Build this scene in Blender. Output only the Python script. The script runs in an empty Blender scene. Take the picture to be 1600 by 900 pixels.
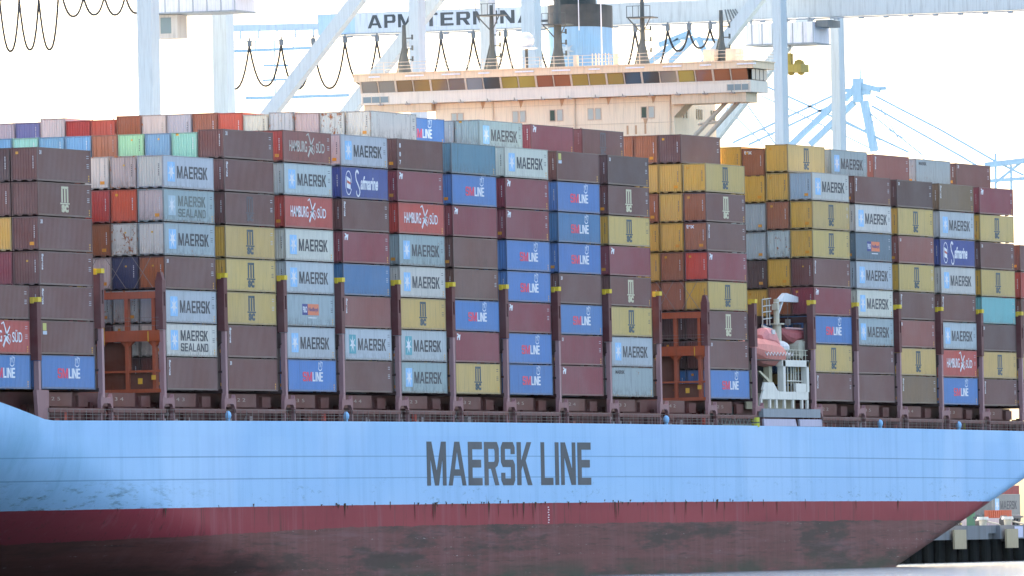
import bpy, bmesh, math, random
from mathutils import Matrix, Vector, noise as mnoise
random.seed(7)
S = bpy.context.scene
COL = S.collection
RAD = math.radians

# ------------------------------------------------------------------ camera
cam_d = bpy.data.cameras.new('camera'); cam = bpy.data.objects.new('camera', cam_d); COL.objects.link(cam)
yaw, pitch, roll = 0.3408652124, 0.0231784909, -0.0210760191
d = Vector((math.cos(yaw)*math.cos(pitch), math.sin(yaw)*math.cos(pitch), math.sin(pitch)))
r0 = Vector((math.sin(yaw), -math.cos(yaw), 0)); u0 = r0.cross(d)
r = r0*math.cos(roll)+u0*math.sin(roll); u = u0*math.cos(roll)-r0*math.sin(roll)
M = Matrix((r, u, -d)).transposed().to_4x4(); M.translation = Vector((-888.155, -357.228, 2.459))
cam.matrix_world = M
cam_d.sensor_width = 36; cam_d.lens = 17739.92/1600*36
cam_d.clip_start = 5; cam_d.clip_end = 30000
S.camera = cam

# ------------------------------------------------------------------ light
HAZE = .0000018
SUN_AZ, SUN_EL = 36, 48           # degrees from +X towards +Y
W = bpy.data.worlds.new('World'); S.world = W; W.use_nodes = True
nt = W.node_tree; nt.nodes.clear()
sky = nt.nodes.new('ShaderNodeTexSky'); sky.sky_type = 'NISHITA'; sky.sun_disc = False
sky.sun_elevation = RAD(SUN_EL); sky.sun_rotation = RAD(90-SUN_AZ)
sky.air_density = 1.0; sky.dust_density = 4.0; sky.ozone_density = 0.3
bg = nt.nodes.new('ShaderNodeBackground'); bg.inputs[1].default_value = 0.15
out = nt.nodes.new('ShaderNodeOutputWorld')
nt.links.new(sky.outputs[0], bg.inputs[0]); nt.links.new(bg.outputs[0], out.inputs[0])
sl = bpy.data.lights.new('sun', 'SUN'); sl.energy = 3.6; sl.angle = RAD(0.6); sl.color = (1, .95, .87)
so = bpy.data.objects.new('sun', sl); COL.objects.link(so)
sd = Vector((math.cos(RAD(SUN_AZ))*math.cos(RAD(SUN_EL)), math.sin(RAD(SUN_AZ))*math.cos(RAD(SUN_EL)), math.sin(RAD(SUN_EL))))
so.rotation_euler = sd.to_track_quat('Z', 'Y').to_euler()
S.view_settings.view_transform = 'Standard'; S.view_settings.look = 'None'
S.view_settings.exposure = 2.28; S.view_settings.gamma = 1

# ------------------------------------------------------------------ helpers
def zs(x, z):                     # height above the sea of ship level z at station x (the hull hogs a little)
    return 17.2+z-0.2406*((x-130)/130)**2

class MB:
    def __init__(s): s.v = []; s.f = []; s.m = []
    def add(s, vs, fs, m=0):
        b = len(s.v); s.v += [tuple(v) for v in vs]; s.f += [tuple(i+b for i in f) for f in fs]; s.m += [m]*len(fs); return s
    def box(s, x0, y0, z0, x1, y1, z1, m=0):
        vs = [(x, y, z) for z in (z0, z1) for y in (y0, y1) for x in (x0, x1)]
        return s.add(vs, [(0,2,3,1),(4,5,7,6),(0,1,5,4),(2,6,7,3),(0,4,6,2),(1,3,7,5)], m)
    def tube(s, p, q, r1, r2=None, n=8, m=0, cap=True):
        p, q = Vector(p), Vector(q); r2 = r1 if r2 is None else r2
        dd = (q-p); 
        if dd.length < 1e-6: return s
        dd.normalize(); a = dd.orthogonal().normalized(); b = dd.cross(a)
        vs = []
        for c, rr in ((p, r1), (q, r2)):
            for i in range(n):
                t = 2*math.pi*i/n; vs.append(c+a*math.cos(t)*rr+b*math.sin(t)*rr)
        fs = [(i, (i+1) % n, n+(i+1) % n, n+i) for i in range(n)]
        if cap: fs += [tuple(range(n-1, -1, -1)), tuple(range(n, 2*n))]
        return s.add(vs, fs, m)
    def path(s, pts, rr, n=6, m=0):
        for a, b in zip(pts[:-1], pts[1:]): s.tube(a, b, rr, rr, n, m)
        return s
    def bar(s, p, q, w, h, up=(0, 0, 1), m=0):     # rectangular bar from p to q
        p, q = Vector(p), Vector(q); dd = (q-p).normalized(); up = Vector(up)
        a = dd.cross(up); 
        if a.length < 1e-4: a = dd.orthogonal()
        a.normalize(); b = a.cross(dd)
        vs = [c+a*sa*w/2+b*sb*h/2 for c in (p, q) for sb in (-1, 1) for sa in (-1, 1)]
        return s.add(vs, [(0,2,3,1),(4,5,7,6),(0,1,5,4),(2,6,7,3),(0,4,6,2),(1,3,7,5)], m)
    def prism(s, poly, axis, a0, a1, m=0):          # poly in the two other axes, extruded along axis
        n = len(poly); vs = []
        for a in (a0, a1):
            for (p, q) in poly:
                vs.append((a, p, q) if axis == 0 else ((p, a, q) if axis == 1 else (p, q, a)))
        fs = [(i, (i+1) % n, n+(i+1) % n, n+i) for i in range(n)]+[tuple(range(n-1, -1, -1)), tuple(range(n, 2*n))]
        return s.add(vs, fs, m)
    def sphere(s, c, rx, ry, rz, n=12, k=7, m=0):
        vs = []; fs = []
        for j in range(k+1):
            t = math.pi*j/k
            for i in range(n):
                a = 2*math.pi*i/n; vs.append((c[0]+rx*math.sin(t)*math.cos(a), c[1]+ry*math.sin(t)*math.sin(a), c[2]+rz*math.cos(t)))
        for j in range(k):
            for i in range(n): fs.append((j*n+i, (j+1)*n+i, (j+1)*n+(i+1) % n, j*n+(i+1) % n))
        return s.add(vs, fs, m)
    def mesh(s, name, mats=None, fix=True):
        me = bpy.data.meshes.new(name); me.from_pydata(s.v, [], s.f); me.update()
        for mm in (mats or []): me.materials.append(mm)
        if any(s.m): me.polygons.foreach_set('material_index', s.m)
        if fix:
            bm = bmesh.new(); bm.from_mesh(me); bmesh.ops.recalc_face_normals(bm, faces=bm.faces); bm.to_mesh(me); bm.free()
        return me

def link(name, me, mat=None, parent=None, color=None, wear=3, loc=(0, 0, 0)):
    o = bpy.data.objects.new(name, me); COL.objects.link(o); o.location = loc
    if parent: o.parent = parent
    if me is not None:
        if not me.materials: me.materials.append(None)
        if mat:
            o.material_slots[0].link = 'OBJECT'; o.material_slots[0].material = mat
    if color: o.color = (*color, 1)
    o.pass_index = wear
    return o
def thing(name, label, cat, loc=(0, 0, 0), group=None):
    o = bpy.data.objects.new(name, None); COL.objects.link(o); o.location = loc; o.empty_display_size = .5
    o['label'] = label; o['category'] = cat
    if group: o['group'] = group
    return o
def struct(name, me, mat, kind='structure'):
    o = link(name, me, mat); o['kind'] = kind; return o

# ------------------------------------------------------------------ materials
def newmat(name):
    m = bpy.data.materials.new(name); m.use_nodes = True; t = m.node_tree; t.nodes.clear()
    o = t.nodes.new('ShaderNodeOutputMaterial'); b = t.nodes.new('ShaderNodeBsdfPrincipled'); t.links.new(b.outputs[0], o.inputs[0])
    return m, t, b
class N:
    def __init__(s, t): s.t = t
    def n(s, ty, **k):
        nd = s.t.nodes.new(ty)
        for a, v in k.items(): setattr(nd, a, v)
        return nd
    def l(s, a, b): s.t.links.new(a, b)
    def math(s, op, a, b=None, c=None, clamp=False):
        nd = s.n('ShaderNodeMath', operation=op); nd.use_clamp = clamp
        for i, v in enumerate((a, b, c)):
            if v is None: continue
            if isinstance(v, (int, float)): nd.inputs[i].default_value = v
            else: s.l(v, nd.inputs[i])
        return nd.outputs[0]
    def mix(s, f, a, b, bt='MIX'):
        nd = s.n('ShaderNodeMix', data_type='RGBA', blend_type=bt)
        for sock, v in ((nd.inputs[0], f), (nd.inputs[6], a), (nd.inputs[7], b)):
            if isinstance(v, (int, float)): sock.default_value = v
            elif isinstance(v, tuple): sock.default_value = (*v, 1)
            else: s.l(v, sock)
        return nd.outputs[2]
    def noise(s, vec, scale, detail=3, rough=.6):
        nd = s.n('ShaderNodeTexNoise'); nd.inputs['Scale'].default_value = scale; nd.inputs['Detail'].default_value = detail
        nd.inputs['Roughness'].default_value = rough
        if vec is not None: s.l(vec, nd.inputs['Vector'])
        return nd.outputs[0]
    def map(s, vec, sc, off=None):
        nd = s.n('ShaderNodeVectorMath', operation='MULTIPLY'); s.l(vec, nd.inputs[0]); nd.inputs[1].default_value = sc
        o = nd.outputs[0]
        if off is not None:
            a = s.n('ShaderNodeVectorMath', operation='ADD'); s.l(o, a.inputs[0]); s.l(off, a.inputs[1]); o = a.outputs[0]
        return o
    def step(s, v, lo, hi): 
        nd = s.n('ShaderNodeMapRange'); nd.inputs[1].default_value = lo; nd.inputs[2].default_value = hi
        s.l(v, nd.inputs[0]); return nd.outputs[0]

def paint(name, rough=.6, color=None, spec=.06, rust=(.20, .07, .022), scale=1.0, ribs=False):
    """weathered sprayed paint: colour from the object, chalking, dirt runs and rust by the object's wear index"""
    m, t, b = newmat(name); k = N(t)
    oi = k.n('ShaderNodeObjectInfo'); tc = k.n('ShaderNodeTexCoord').outputs['Object']
    base = oi.outputs['Color'] if color is None else None
    if base is None:
        rgb = k.n('ShaderNodeRGB'); rgb.outputs[0].default_value = (*color, 1); base = rgb.outputs[0]
    wear = k.math('MULTIPLY', oi.outputs['Object Index'], .1)
    off = k.n('ShaderNodeCombineXYZ'); rr = k.math('MULTIPLY', oi.outputs['Random'], 300)
    for i in range(3): k.l(rr, off.inputs[i])
    off = off.outputs[0]
    big = k.noise(k.map(tc, (.35*scale, .35*scale, .6*scale), off), 1, 3)
    c = k.mix(k.step(big, .3, .75), base, k.mix(.10, base, (.45, .42, .40)))
    runs = k.noise(k.map(tc, (3.2*scale, 3.2*scale, .22*scale), off), 1, 4, .7)
    c = k.mix(k.math('MULTIPLY', k.step(runs, .52, .75), k.math('MULTIPLY_ADD', wear, .7, .18), clamp=True), c, k.mix(.7, c, (.05, .045, .035)))
    spots = k.noise(k.map(tc, (1.3*scale, 1.3*scale, 1.0*scale), off), 1.6, 6, .75)
    thr = k.math('MULTIPLY_ADD', wear, -.25, .80)
    if scale == 1.0:
        sp3 = k.n('ShaderNodeSeparateXYZ'); k.l(tc, sp3.inputs[0]); zl = sp3.outputs[2]
        fine = k.noise(k.map(tc, (9, 9, .35), off), 1, 2, .5)
        c = k.mix(k.math('MULTIPLY', k.step(fine, .45, .75), .3), c, k.mix(.45, c, (.05, .045, .04)))  # fine vertical streaks paint in the shading of the corrugation
        foot = k.math('MULTIPLY', k.math('MULTIPLY', k.step(zl, 1.15, .1), k.step(k.noise(k.map(tc, (2.4, 2.4, 1.1), off), 1, 5, .8), .44, .60)), k.math('MULTIPLY', wear, 1.15, clamp=True), clamp=True)
        c = k.mix(foot, c, k.mix(.75, c, (.07, .055, .035)))
        fade = k.noise(k.map(tc, (.12, .12, .1), off), 1, 1)
        c = k.mix(k.math('MULTIPLY', k.step(fade, .42, .6), .07), c, (.42, .38, .36))
    rm = k.math('MULTIPLY', k.math('SUBTRACT', spots, thr), 22, clamp=True)
    c = k.mix(rm, c, k.mix(k.noise(k.map(tc, (4, 4, 4)), 1), rust, tuple(min(1, x*2.2) for x in rust)))
    if ribs:     # stencilled over corrugation: a patchy grey stripe at every rib
        sp4 = k.n('ShaderNodeSeparateXYZ'); k.l(tc, sp4.inputs[0])
        rb = k.step(k.math('ABSOLUTE', k.math('SUBTRACT', k.math('MODULO', k.math('ADD', sp4.outputs[0], 50), .2845), .142)), .075, .12)
        pt = k.step(k.noise(k.map(tc, (2.2, 2.2, 1.4), off), 1, 5, .7), .38, .62)
        c = k.mix(k.math('MULTIPLY', rb, k.math('MULTIPLY_ADD', pt, .42, .10)), c, (.22, .22, .23))
    k.l(c, b.inputs['Base Color'])
    b.inputs['Roughness'].default_value = rough; b.inputs['Specular IOR Level'].default_value = spec
    k.l(k.math('MULTIPLY_ADD', rm, .4, k.math('MULTIPLY_ADD', big, .25, rough-.1)), b.inputs['Roughness'])
    bp = k.n('ShaderNodeBump'); bp.inputs['Strength'].default_value = .25; bp.inputs['Distance'].default_value = .03
    k.l(k.noise(k.map(tc, (.9, .9, .9), off), 1.5, 2), bp.inputs['Height']); k.l(bp.outputs[0], b.inputs['Normal'])
    return m
def plain(name, color, rough=.5, metal=0, spec=.5):
    m, t, b = newmat(name); k = N(t)
    tc = k.n('ShaderNodeTexCoord').outputs['Object']
    c = k.mix(k.noise(k.map(tc, (1, 1, 1)), 2.3, 4), tuple(x*.8 for x in color), tuple(min(1, x*1.15) for x in color))
    k.l(c, b.inputs['Base Color']); b.inputs['Roughness'].default_value = rough; b.inputs['Metallic'].default_value = metal
    b.inputs['Specular IOR Level'].default_value = spec
    return m
MP = paint('container_paint', rough=.5, spec=.42)
ML = paint('lettering_paint', rough=.5, rust=(.3, .28, .25), ribs=True)
MS = paint('steel_paint', rough=.5)
MDARK = plain('dark_steel', (.02, .02, .02), .7)
MGL = None
def glass():
    m, t, b = newmat('window_glass'); k = N(t)
    oi = k.n('ShaderNodeObjectInfo')
    k.l(oi.outputs['Color'], b.inputs['Base Color']); b.inputs['Roughness'].default_value = .12; b.inputs['Specular IOR Level'].default_value = .5
    return m
MGL = glass()

# ------------------------------------------------------------------ lettering
G = {}
def _g():
    a, b = .30, .17   # stroke widths (x as part of glyph width, z as part of height)
    G['E'] = ([[(0,0),(1,0),(1,b),(a,b),(a,.41),(.92,.41),(.92,.59),(a,.59),(a,1-b),(1,1-b),(1,1),(0,1)]], 1.0)
    G['L'] = ([[(0,0),(1,0),(1,b),(a,b),(a,1),(0,1)]], .9)
    G['I'] = ([[(0,0),(1,0),(1,1),(0,1)]], .28)
    G['T'] = ([[(.36,0),(.64,0),(.64,1-b),(1,1-b),(1,1),(0,1),(0,1-b),(.36,1-b)]], 1.0)
    G['M'] = ([[(0,0),(.19,0),(.19,.62),(.4,0),(.6,0),(.81,.62),(.81,0),(1,0),(1,1),(.75,1),(.5,.33),(.25,1),(0,1)]], 1.35)
    G['N'] = ([[(0,0),(.24,0),(.24,.66),(.7,0),(1,0),(1,1),(.76,1),(.76,.36),(.3,1),(0,1)]], 1.1)
    G['K'] = ([[(0,0),(.28,0),(.28,.34),(.38,.46),(.7,0),(1,0),(.58,.57),(.97,1),(.66,1),(.28,.56),(.28,1),(0,1)]], 1.1)
    G['A'] = ([[(0,0),(.22,0),(.30,.22),(.70,.22),(.78,0),(1,0),(.64,1),(.36,1)],[(.36,.37),(.5,.78),(.64,.37)]], 1.25)
    G['R'] = ([[(0,0),(.28,0),(.28,.38),(.45,.38),(.72,0),(1,0),(.74,.40),(.9,.45),(1,.56),(1,.86),(.88,1),(0,1)],[(.28,.54),(.28,.84),(.68,.84),(.72,.8),(.72,.58),(.68,.54)]], 1.05)
    G['P'] = ([[(0,0),(.28,0),(.28,.36),(.88,.36),(1,.5),(1,.86),(.88,1),(0,1)],[(.28,.53),(.28,.84),(.68,.84),(.72,.8),(.72,.57),(.68,.53)]], 1.0)
    G['D'] = ([[(0,0),(.8,0),(1,.16),(1,.84),(.8,1),(0,1)],[(.28,.17),(.28,.83),(.66,.83),(.72,.76),(.72,.24),(.66,.17)]], 1.0)
    G['S'] = ([[(0,.12),(.13,0),(.87,0),(1,.12),(1,.48),(.87,.59),(.29,.59),(.29,.84),(.71,.84),(.71,.72),(1,.72),(1,.88),(.87,1),(.13,1),(0,.88),(0,.53),(.13,.42),(.71,.42),(.71,.16),(.29,.16),(.29,.29),(0,.29)]], 1.0)
_g()
def flat_curve(splines, th=.006):
    cu = bpy.data.curves.new('t', 'CURVE'); cu.dimensions = '2D'; cu.fill_mode = 'BOTH'; cu.extrude = th/2
    for sp in splines:
        s_ = cu.splines.new('POLY'); s_.points.add(len(sp)-1); s_.use_cyclic_u = True
        for i, (x, y) in enumerate(sp): s_.points[i].co = (x, y, 0, 1)
    return conv(cu)
def conv(cu):
    o = bpy.data.objects.new('t', cu); COL.objects.link(o)
    dg = bpy.context.evaluated_depsgraph_get(); me = bpy.data.meshes.new_from_object(o.evaluated_get(dg))
    bpy.data.objects.remove(o); bpy.data.curves.remove(cu); me.materials.clear(); return me
def upright(me, ax='Y', at=0.0, sx=1, x0=0, z0=0, sz=1, flip=1):
    """turn an XY drawing into a vertical one: facing -Y (ax Y) or facing -X (ax X, reading towards -Y)"""
    for v in me.vertices:
        x, y, z = v.co
        if ax == 'Y': v.co = (x0+x*sx, at-z, z0+y*sz)
        else: v.co = (at-z, x0-x*sx, z0+y*sz)
    me.update(); return me
def block(text, w, h, gap=.16, widths=None):
    """block lettering filling w x h, as 2D splines"""
    tot = 0; xs = []
    for i, c in enumerate(text):
        if c == ' ': tot += .55; xs.append(None); continue
        xs.append(tot); tot += G[c][1]+gap
    tot -= gap; s_ = w/tot; out = []
    for c, x in zip(text, xs):
        if x is None: continue
        for sp in G[c][0]: out.append([((x+p*G[c][1])*s_, q*h) for p, q in sp])
    return out
def font(text, w, h, bold=.02, shear=0):
    cu = bpy.data.curves.new('t', 'FONT'); cu.body = text; cu.size = 1; cu.extrude = .003; cu.offset = bold; cu.shear = shear
    me = conv(cu)
    xs = [v.co.x for v in me.vertices]; ys = [v.co.y for v in me.vertices]
    x0, x1, y0, y1 = min(xs), max(xs), min(ys), max(ys)
    for v in me.vertices: v.co.x = (v.co.x-x0)/(x1-x0)*w; v.co.y = (v.co.y-y0)/(y1-y0)*h
    return me
def star(cx, cy, rx, ry, n=7, q=.38):
    return [(cx+rx*(1 if i % 2 == 0 else q)*math.sin(math.pi*i/n), cy+ry*(1 if i % 2 == 0 else q)*math.cos(math.pi*i/n)) for i in range(2*n)]
def rect(x0, y0, x1, y1): return [(x0,y0),(x1,y0),(x1,y1),(x0,y1)]
def stroke(pts, w0, w1=None):
    """a brush stroke along pts as one outline"""
    w1 = w0 if w1 is None else w1; n = len(pts); L = []; Rr = []
    for i, (x, y) in enumerate(pts):
        a = pts[max(0, i-1)]; b = pts[min(n-1, i+1)]; dx, dy = b[0]-a[0], b[1]-a[1]; l = math.hypot(dx, dy) or 1
        w = (w0+(w1-w0)*i/(n-1))/2; L.append((x-dy/l*w, y+dx/l*w)); Rr.append((x+dy/l*w, y-dx/l*w))
    return L+Rr[::-1]
def arc(cx, cy, rx, ry, a0, a1, n=12): return [(cx+rx*math.cos(RAD(a0+(a1-a0)*i/n)), cy+ry*math.sin(RAD(a0+(a1-a0)*i/n))) for i in range(n+1)]

CL, CW, HC, HS = 12.19, 2.43, 2.845, 2.545
YL = .016   # plane of the lettering, just proud of the corrugation
def up(me, x0=0, z0=0): return upright(me, 'Y', YL, 1, x0, z0)
LG = {}     # kind of marking -> list of (part name, mesh, colour)
DK = (.045, .05, .055); WH = (.75, .75, .75)
def maersk_set(emb, two=False, tcol=DK):
    L = [('emblem_panel', up(flat_curve([rect(0, 0, 1.75, 1.72)]), 1.1, .56), emb),
         ('emblem_star', upright(flat_curve([star(0, 0, .78, .80)]), 'Y', YL-.008, 1, 1.97, 1.42), WH)]
    if two:
        L += [('lettering', up(flat_curve(block('MAERSK', 6.6, .92)), 3.5, 1.38), tcol),
              ('lettering', up(flat_curve(block('SEALAND', 6.6, .72)), 3.5, .45), tcol)]
    else: L += [('lettering', up(flat_curve(block('MAERSK', 7.35, 1.08)), 3.4, .88), tcol)]
    return L
LG['maersk'] = maersk_set((.30, .55, .80)); LG['maersk_green'] = maersk_set((.10, .36, .40)); LG['sealand'] = maersk_set((.30, .55, .80), True)
LG['sealand_faded'] = maersk_set((.42, .55, .60), True, (.13, .16, .14))
def msc(col):
    m_ = [rect(0, 0, .34, 1.15), rect(.62, 0, .96, 1.15), rect(1.24, 0, 1.58, 1.15)]
    top = [rect(0, 1.16, 1.58, 1.36)]; bar = [rect(-.25, -.16, 1.85, -.03)]
    me = flat_curve(m_+top+bar); 
    return [('lettering', up(me, 5.3, 1.2), col), ('lettering', up(font('sc', 1.6, .66, .05), 5.3, .36), col)]
LG['msc'] = msc((.035, .07, .085)); LG['msc_cream'] = msc((.62, .56, .36)); LG['msc_faded'] = msc((.08, .065, .07))
crown = [stroke(arc(.55, .35, .5, .3, 200, 340, 8), .1), stroke([(.2, .25), (.15, .8)], .1), stroke([(.55, .35), (.62, .95)], .12), stroke([(.95, .3), (1.15, .8)], .1), rect(.3, .6, .42, .75), rect(.85, .7, 1.0, .85)]
LG['smline'] = [('lettering', up(flat_curve([[(x, y) for x, y in s_] for s_ in block('SM', 2.35, .84, .12)]), 3.7, .92), (.78, .05, .10)),
                ('lettering', up(flat_curve(block('LINE', 2.6, .84, .12)), 6.2, .92), (.8, .8, .8)),
                ('emblem', up(flat_curve(crown), 7.6, 1.86), (.7, .75, .8))]
fig = [stroke([(.0, 1.75), (.5, 1.9), (.9, 1.3), (1.25, .75), (1.9, .1)], .12, .3), stroke([(1.9, 1.55), (1.3, 1.0), (.85, .45), (.35, -.15)], .16, .3),
       stroke([(.55, .72), (1.75, .88)], .1), stroke(arc(1.35, .55, .75, .5, -60, 40, 6), .07)]
LG['hamburg'] = [('lettering', up(font('HAMBURG', 4.5, 1.0, .015), 1.5, .98), WH), ('emblem', up(flat_curve(fig), 5.9, .75), WH),
                 ('lettering', up(font('S\u00dcD', 2.2, 1.05, .015), 8.3, .98), WH)]
LG['hamburg_dull'] = [(a, b, (.55, .5, .42)) for a, b, c in LG['hamburg']]
ring = arc(0, 0, .85, 1.12, 0, 330, 24); ring2 = arc(0, 0, .75, 1.02, 330, 0, 24)
Sbig = stroke(arc(.75, 1.95, .38, .38, 20, 200, 8)+[(.5, 1.5), (1.0, 1.05), (1.35, .7)]+arc(.95, .45, .45, .42, 20, -190, 9), .26, .12)
LG['safmarine'] = [('emblem_ring', upright(flat_curve([ring+ring2]), 'Y', YL, 1, 1.9, 1.4), WH),
                   ('emblem_flag', upright(flat_curve([[(-.5,-.5),(.5,-.65),(.5,.3),(-.5,.55)]]), 'Y', YL, 1, 1.9, 1.45), WH),
                   ('emblem_cross', upright(flat_curve([[(-.42,-.05),(.5,-.22),(.5,-.02),(-.42,.2)]]), 'Y', YL-.008, 1, 1.9, 1.45), (.55, .09, .04)),
                   ('lettering', up(flat_curve([Sbig]), 3.4, .2), WH), ('lettering', up(font('afmarine', 4.6, 1.25, .03, .25), 5.0, .85), WH)]
LG['nedlloyd'] = [('emblem_panel', up(flat_curve([rect(0, 0, 1.4, 1.0)]), 3.9, 1.0), (.03, .05, .22)), ('emblem_panel', up(flat_curve([rect(0, 0, 2.8, 1.0)]), 5.32, 1.0), (.75, .2, .08)),
                  ('lettering', upright(font('P&O', 1.05, .55), 'Y', YL-.008, 1, 4.05, 1.22), WH), ('lettering', upright(font('Nedlloyd', 2.4, .45), 'Y', YL-.008, 1, 5.5, 1.25), (.05, .06, .2)),
                  ('lettering', up(flat_curve([rect(0, 0, 2.1, .09)]), 5.4, .72), WH)]
LG['mark31'] = [('lettering', up(flat_curve([[(0,0),(.2,0),(.25,.22),(.5,.25),(.5,0),(.78,0),(.95,.52),(.5,.5),(.3,.62),(.0,.62),(.05,.5),(.32,.44),(.0,.3)]]), .55, 2.05), WH)]
def vert(text, h, w):
    me = font(text, h, w, .03)
    for v in me.vertices: v.co = (v.co.y, -v.co.x, v.co.z)
    return me
LG['vertical'] = [('lettering', up(vert('florens', 1.35, .42), .5, 2.62), WH)]
LG['letters3'] = [('lettering', up(font(c, .38, .42, .05), .55, z), WH) for c, z in (('8', 2.0), ('0', 1.2), ('7', .45))]
LG['small'] = [('lettering', up(font('31', .42, .34, .04), .5, 2.25), WH)]
LG['smalltext'] = [('lettering', up(font('MAERSK', 2.7, .34, .03), 1.1, 2.2), DK)]
LG['sticker'] = [('sticker', up(flat_curve([rect(0, 0, .8, .62)]), .5, 2.0), (.55, .5, .12)), ('sticker', up(flat_curve([rect(0, 0, .9, .3)]), .5, 1.66), (.55, .6, .66))]
LG['tex'] = []
LG['none'] = []
codes = MB()
for z in (2.3, 2.12, 1.6, 1.45, 1.3): codes.box(11.2, YL-.003, z, 11.2+.5, YL+.003, z+.05)
CODE = codes.mesh('code_marks')
cm2 = MB()
for z in (.9, .68, .46): cm2.box(11.55, YL-.003, z-.35, 11.75, YL+.003, z-.22)
STK = cm2.mesh('side_stickers')

# ------------------------------------------------------------------ the container
def corr(n, L, depth):          # trapezoid wave 0..depth over length L
    p = L/n; pts = []
    for i in range(n):
        a = i*p; pts += [(a, 0), (a+.36*p, 0), (a+.5*p, depth), (a+.86*p, depth)]
    pts.append((L, 0)); return pts
def make_container(H):
    fr = MB(); e = .10
    for x in (0, CL-.12):
        for y in (0, CW-.12): fr.box(x, y, .12, x+.12, y+.12, H-.12)
    for x in (-.005, CL-.165):
        for y in (-.005, CW-.157):
            for z in (0, H-.118): fr.box(x, y, z, x+.17, y+.162, z+.118)
    for y in (.01, CW-.09):
        fr.box(.17, y, .02, CL-.17, y+.08, .17); fr.box(.17, y, H-.09, CL-.17, y+.08, H-.01)
    for x in (.01, CL-.09):
        fr.box(x, .17, H-.12, x+.08, CW-.17, H-.01)
        fr.box(x, .17, .10, x+.08, CW-.17, .17); fr.box(x, .55, .0, x+.08, .95, .10); fr.box(x, 1.5, .0, x+.08, 1.9, .10)
    frame = fr.mesh('frame')
    w = MB(); P = corr(42, CL-.24, .038)
    z0, z1 = .17, H-.09
    vs = []; 
    for (a, q) in P: vs += [(.12+a, .02+q, z0), (.12+a, .02+q, z1)]
    w.add(vs, [(2*i, 2*i+2, 2*i+3, 2*i+1) for i in range(len(P)-1)])
    w.box(.12, CW-.06, z0, CL-.12, CW-.02, z1)
    w.box(.10, .1, .10, CL-.1, CW-.1, .14)
    side = w.mesh('side_wall', fix=False)
    rf = MB(); P = corr(38, CL-.3, .02); vs = []
    for (a, q) in P: vs += [(.15+a, .09, H-.015-q), (.15+a, CW-.09, H-.015-q)]
    rf.add(vs, [(2*i, 2*i+2, 2*i+3, 2*i+1) for i in range(len(P)-1)])
    roof = rf.mesh('roof')
    P = corr(9, CW-.24, .05); ends = []
    for x, sg in ((.03, 1), (CL-.03, -1)):
        en = MB(); vs = []
        for (a, q) in P: vs += [(x+sg*q, .12+a, .17), (x+sg*q, .12+a, H-.12)]
        en.add(vs, [(2*i, 2*i+2, 2*i+3, 2*i+1) for i in range(len(P)-1)]); ends.append(en.mesh('end_wall', fix=False))
    end, end2 = ends
    dr = MB()
    for y0, y1 in ((.13, CW/2-.01), (CW/2+.01, CW-.13)):
        dr.box(.03, y0, .17, .07, y1, H-.12)
        for yy in (y0+.28, y1-.28): dr.tube((.0, yy, .12), (.0, yy, H-.12), .022, n=6)
        for yy in (y0+.28, y1-.28): dr.box(-.03, yy-.12, 1.15, .0, yy+.18, 1.21)
        for z in (.5, 1.2, 1.9, 2.5): dr.box(.015, y0-.02 if y0 < 1 else y1-.08, z, .03, y0+.08 if y0 < 1 else y1+.02, z+.12)
    door = dr.mesh('doors')
    return dict(frame=frame, side=side, roof=roof, end=end, end2=end2, door=door)
TPL = {HC: make_container(HC), HS: make_container(HS)}
ec = MB()
for z in (2.0, 1.85, 1.7, 1.5, 1.35, 1.2, 1.05): ec.box(.012, .38, z, .018, .46, z+.1)
ENDCODE = ec.mesh('end_code')
es = MB(); es.box(.010, 1.75, 2.28, .016, 2.0, 2.5); ENDTOP = es.mesh('label_high')
es = MB(); es.box(.010, .45, .42, .016, .85, .70); ENDLOW = es.mesh('label_low')
es = MB(); es.box(.010, 1.05, 1.95, .016, 1.22, 2.1); ENDMID = es.mesh('label_small')
TEX = upright(font('tex', .85, .4, .04), 'X', .014, 1, CW-.25, 2.25)

YEND_LIT = (.66, .36, .05)  # yellow with the warm light of the end faces put into the colour
BR = (.155, .055, .045); BR2 = (.18, .07, .052); DBR = (.095, .042, .038); MAR = (.25, .036, .05); RED = (.50, .065, .045); ORR = (.58, .085, .03)
YEL = (.58, .385, .12); YE2 = (.62, .42, .13); GRY = (.48, .50, .505); WHT = (.61, .575, .49); GGR = (.34, .40, .39); BLU = (.07, .20, .45)
CBL = (.06, .18, .34); NAV = (.03, .06, .24); TEA = (.16, .44, .42); TBL = (.09, .23, .29); SLT = (.13, .18, .21); OLV = (.20, .115, .055); PNK = (.55, .42, .38)
ORB = (.36, .11, .04); LGR = (.36, .62, .36); LTE = (.24, .50, .39); RBR = (.29, .085, .065)
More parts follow.
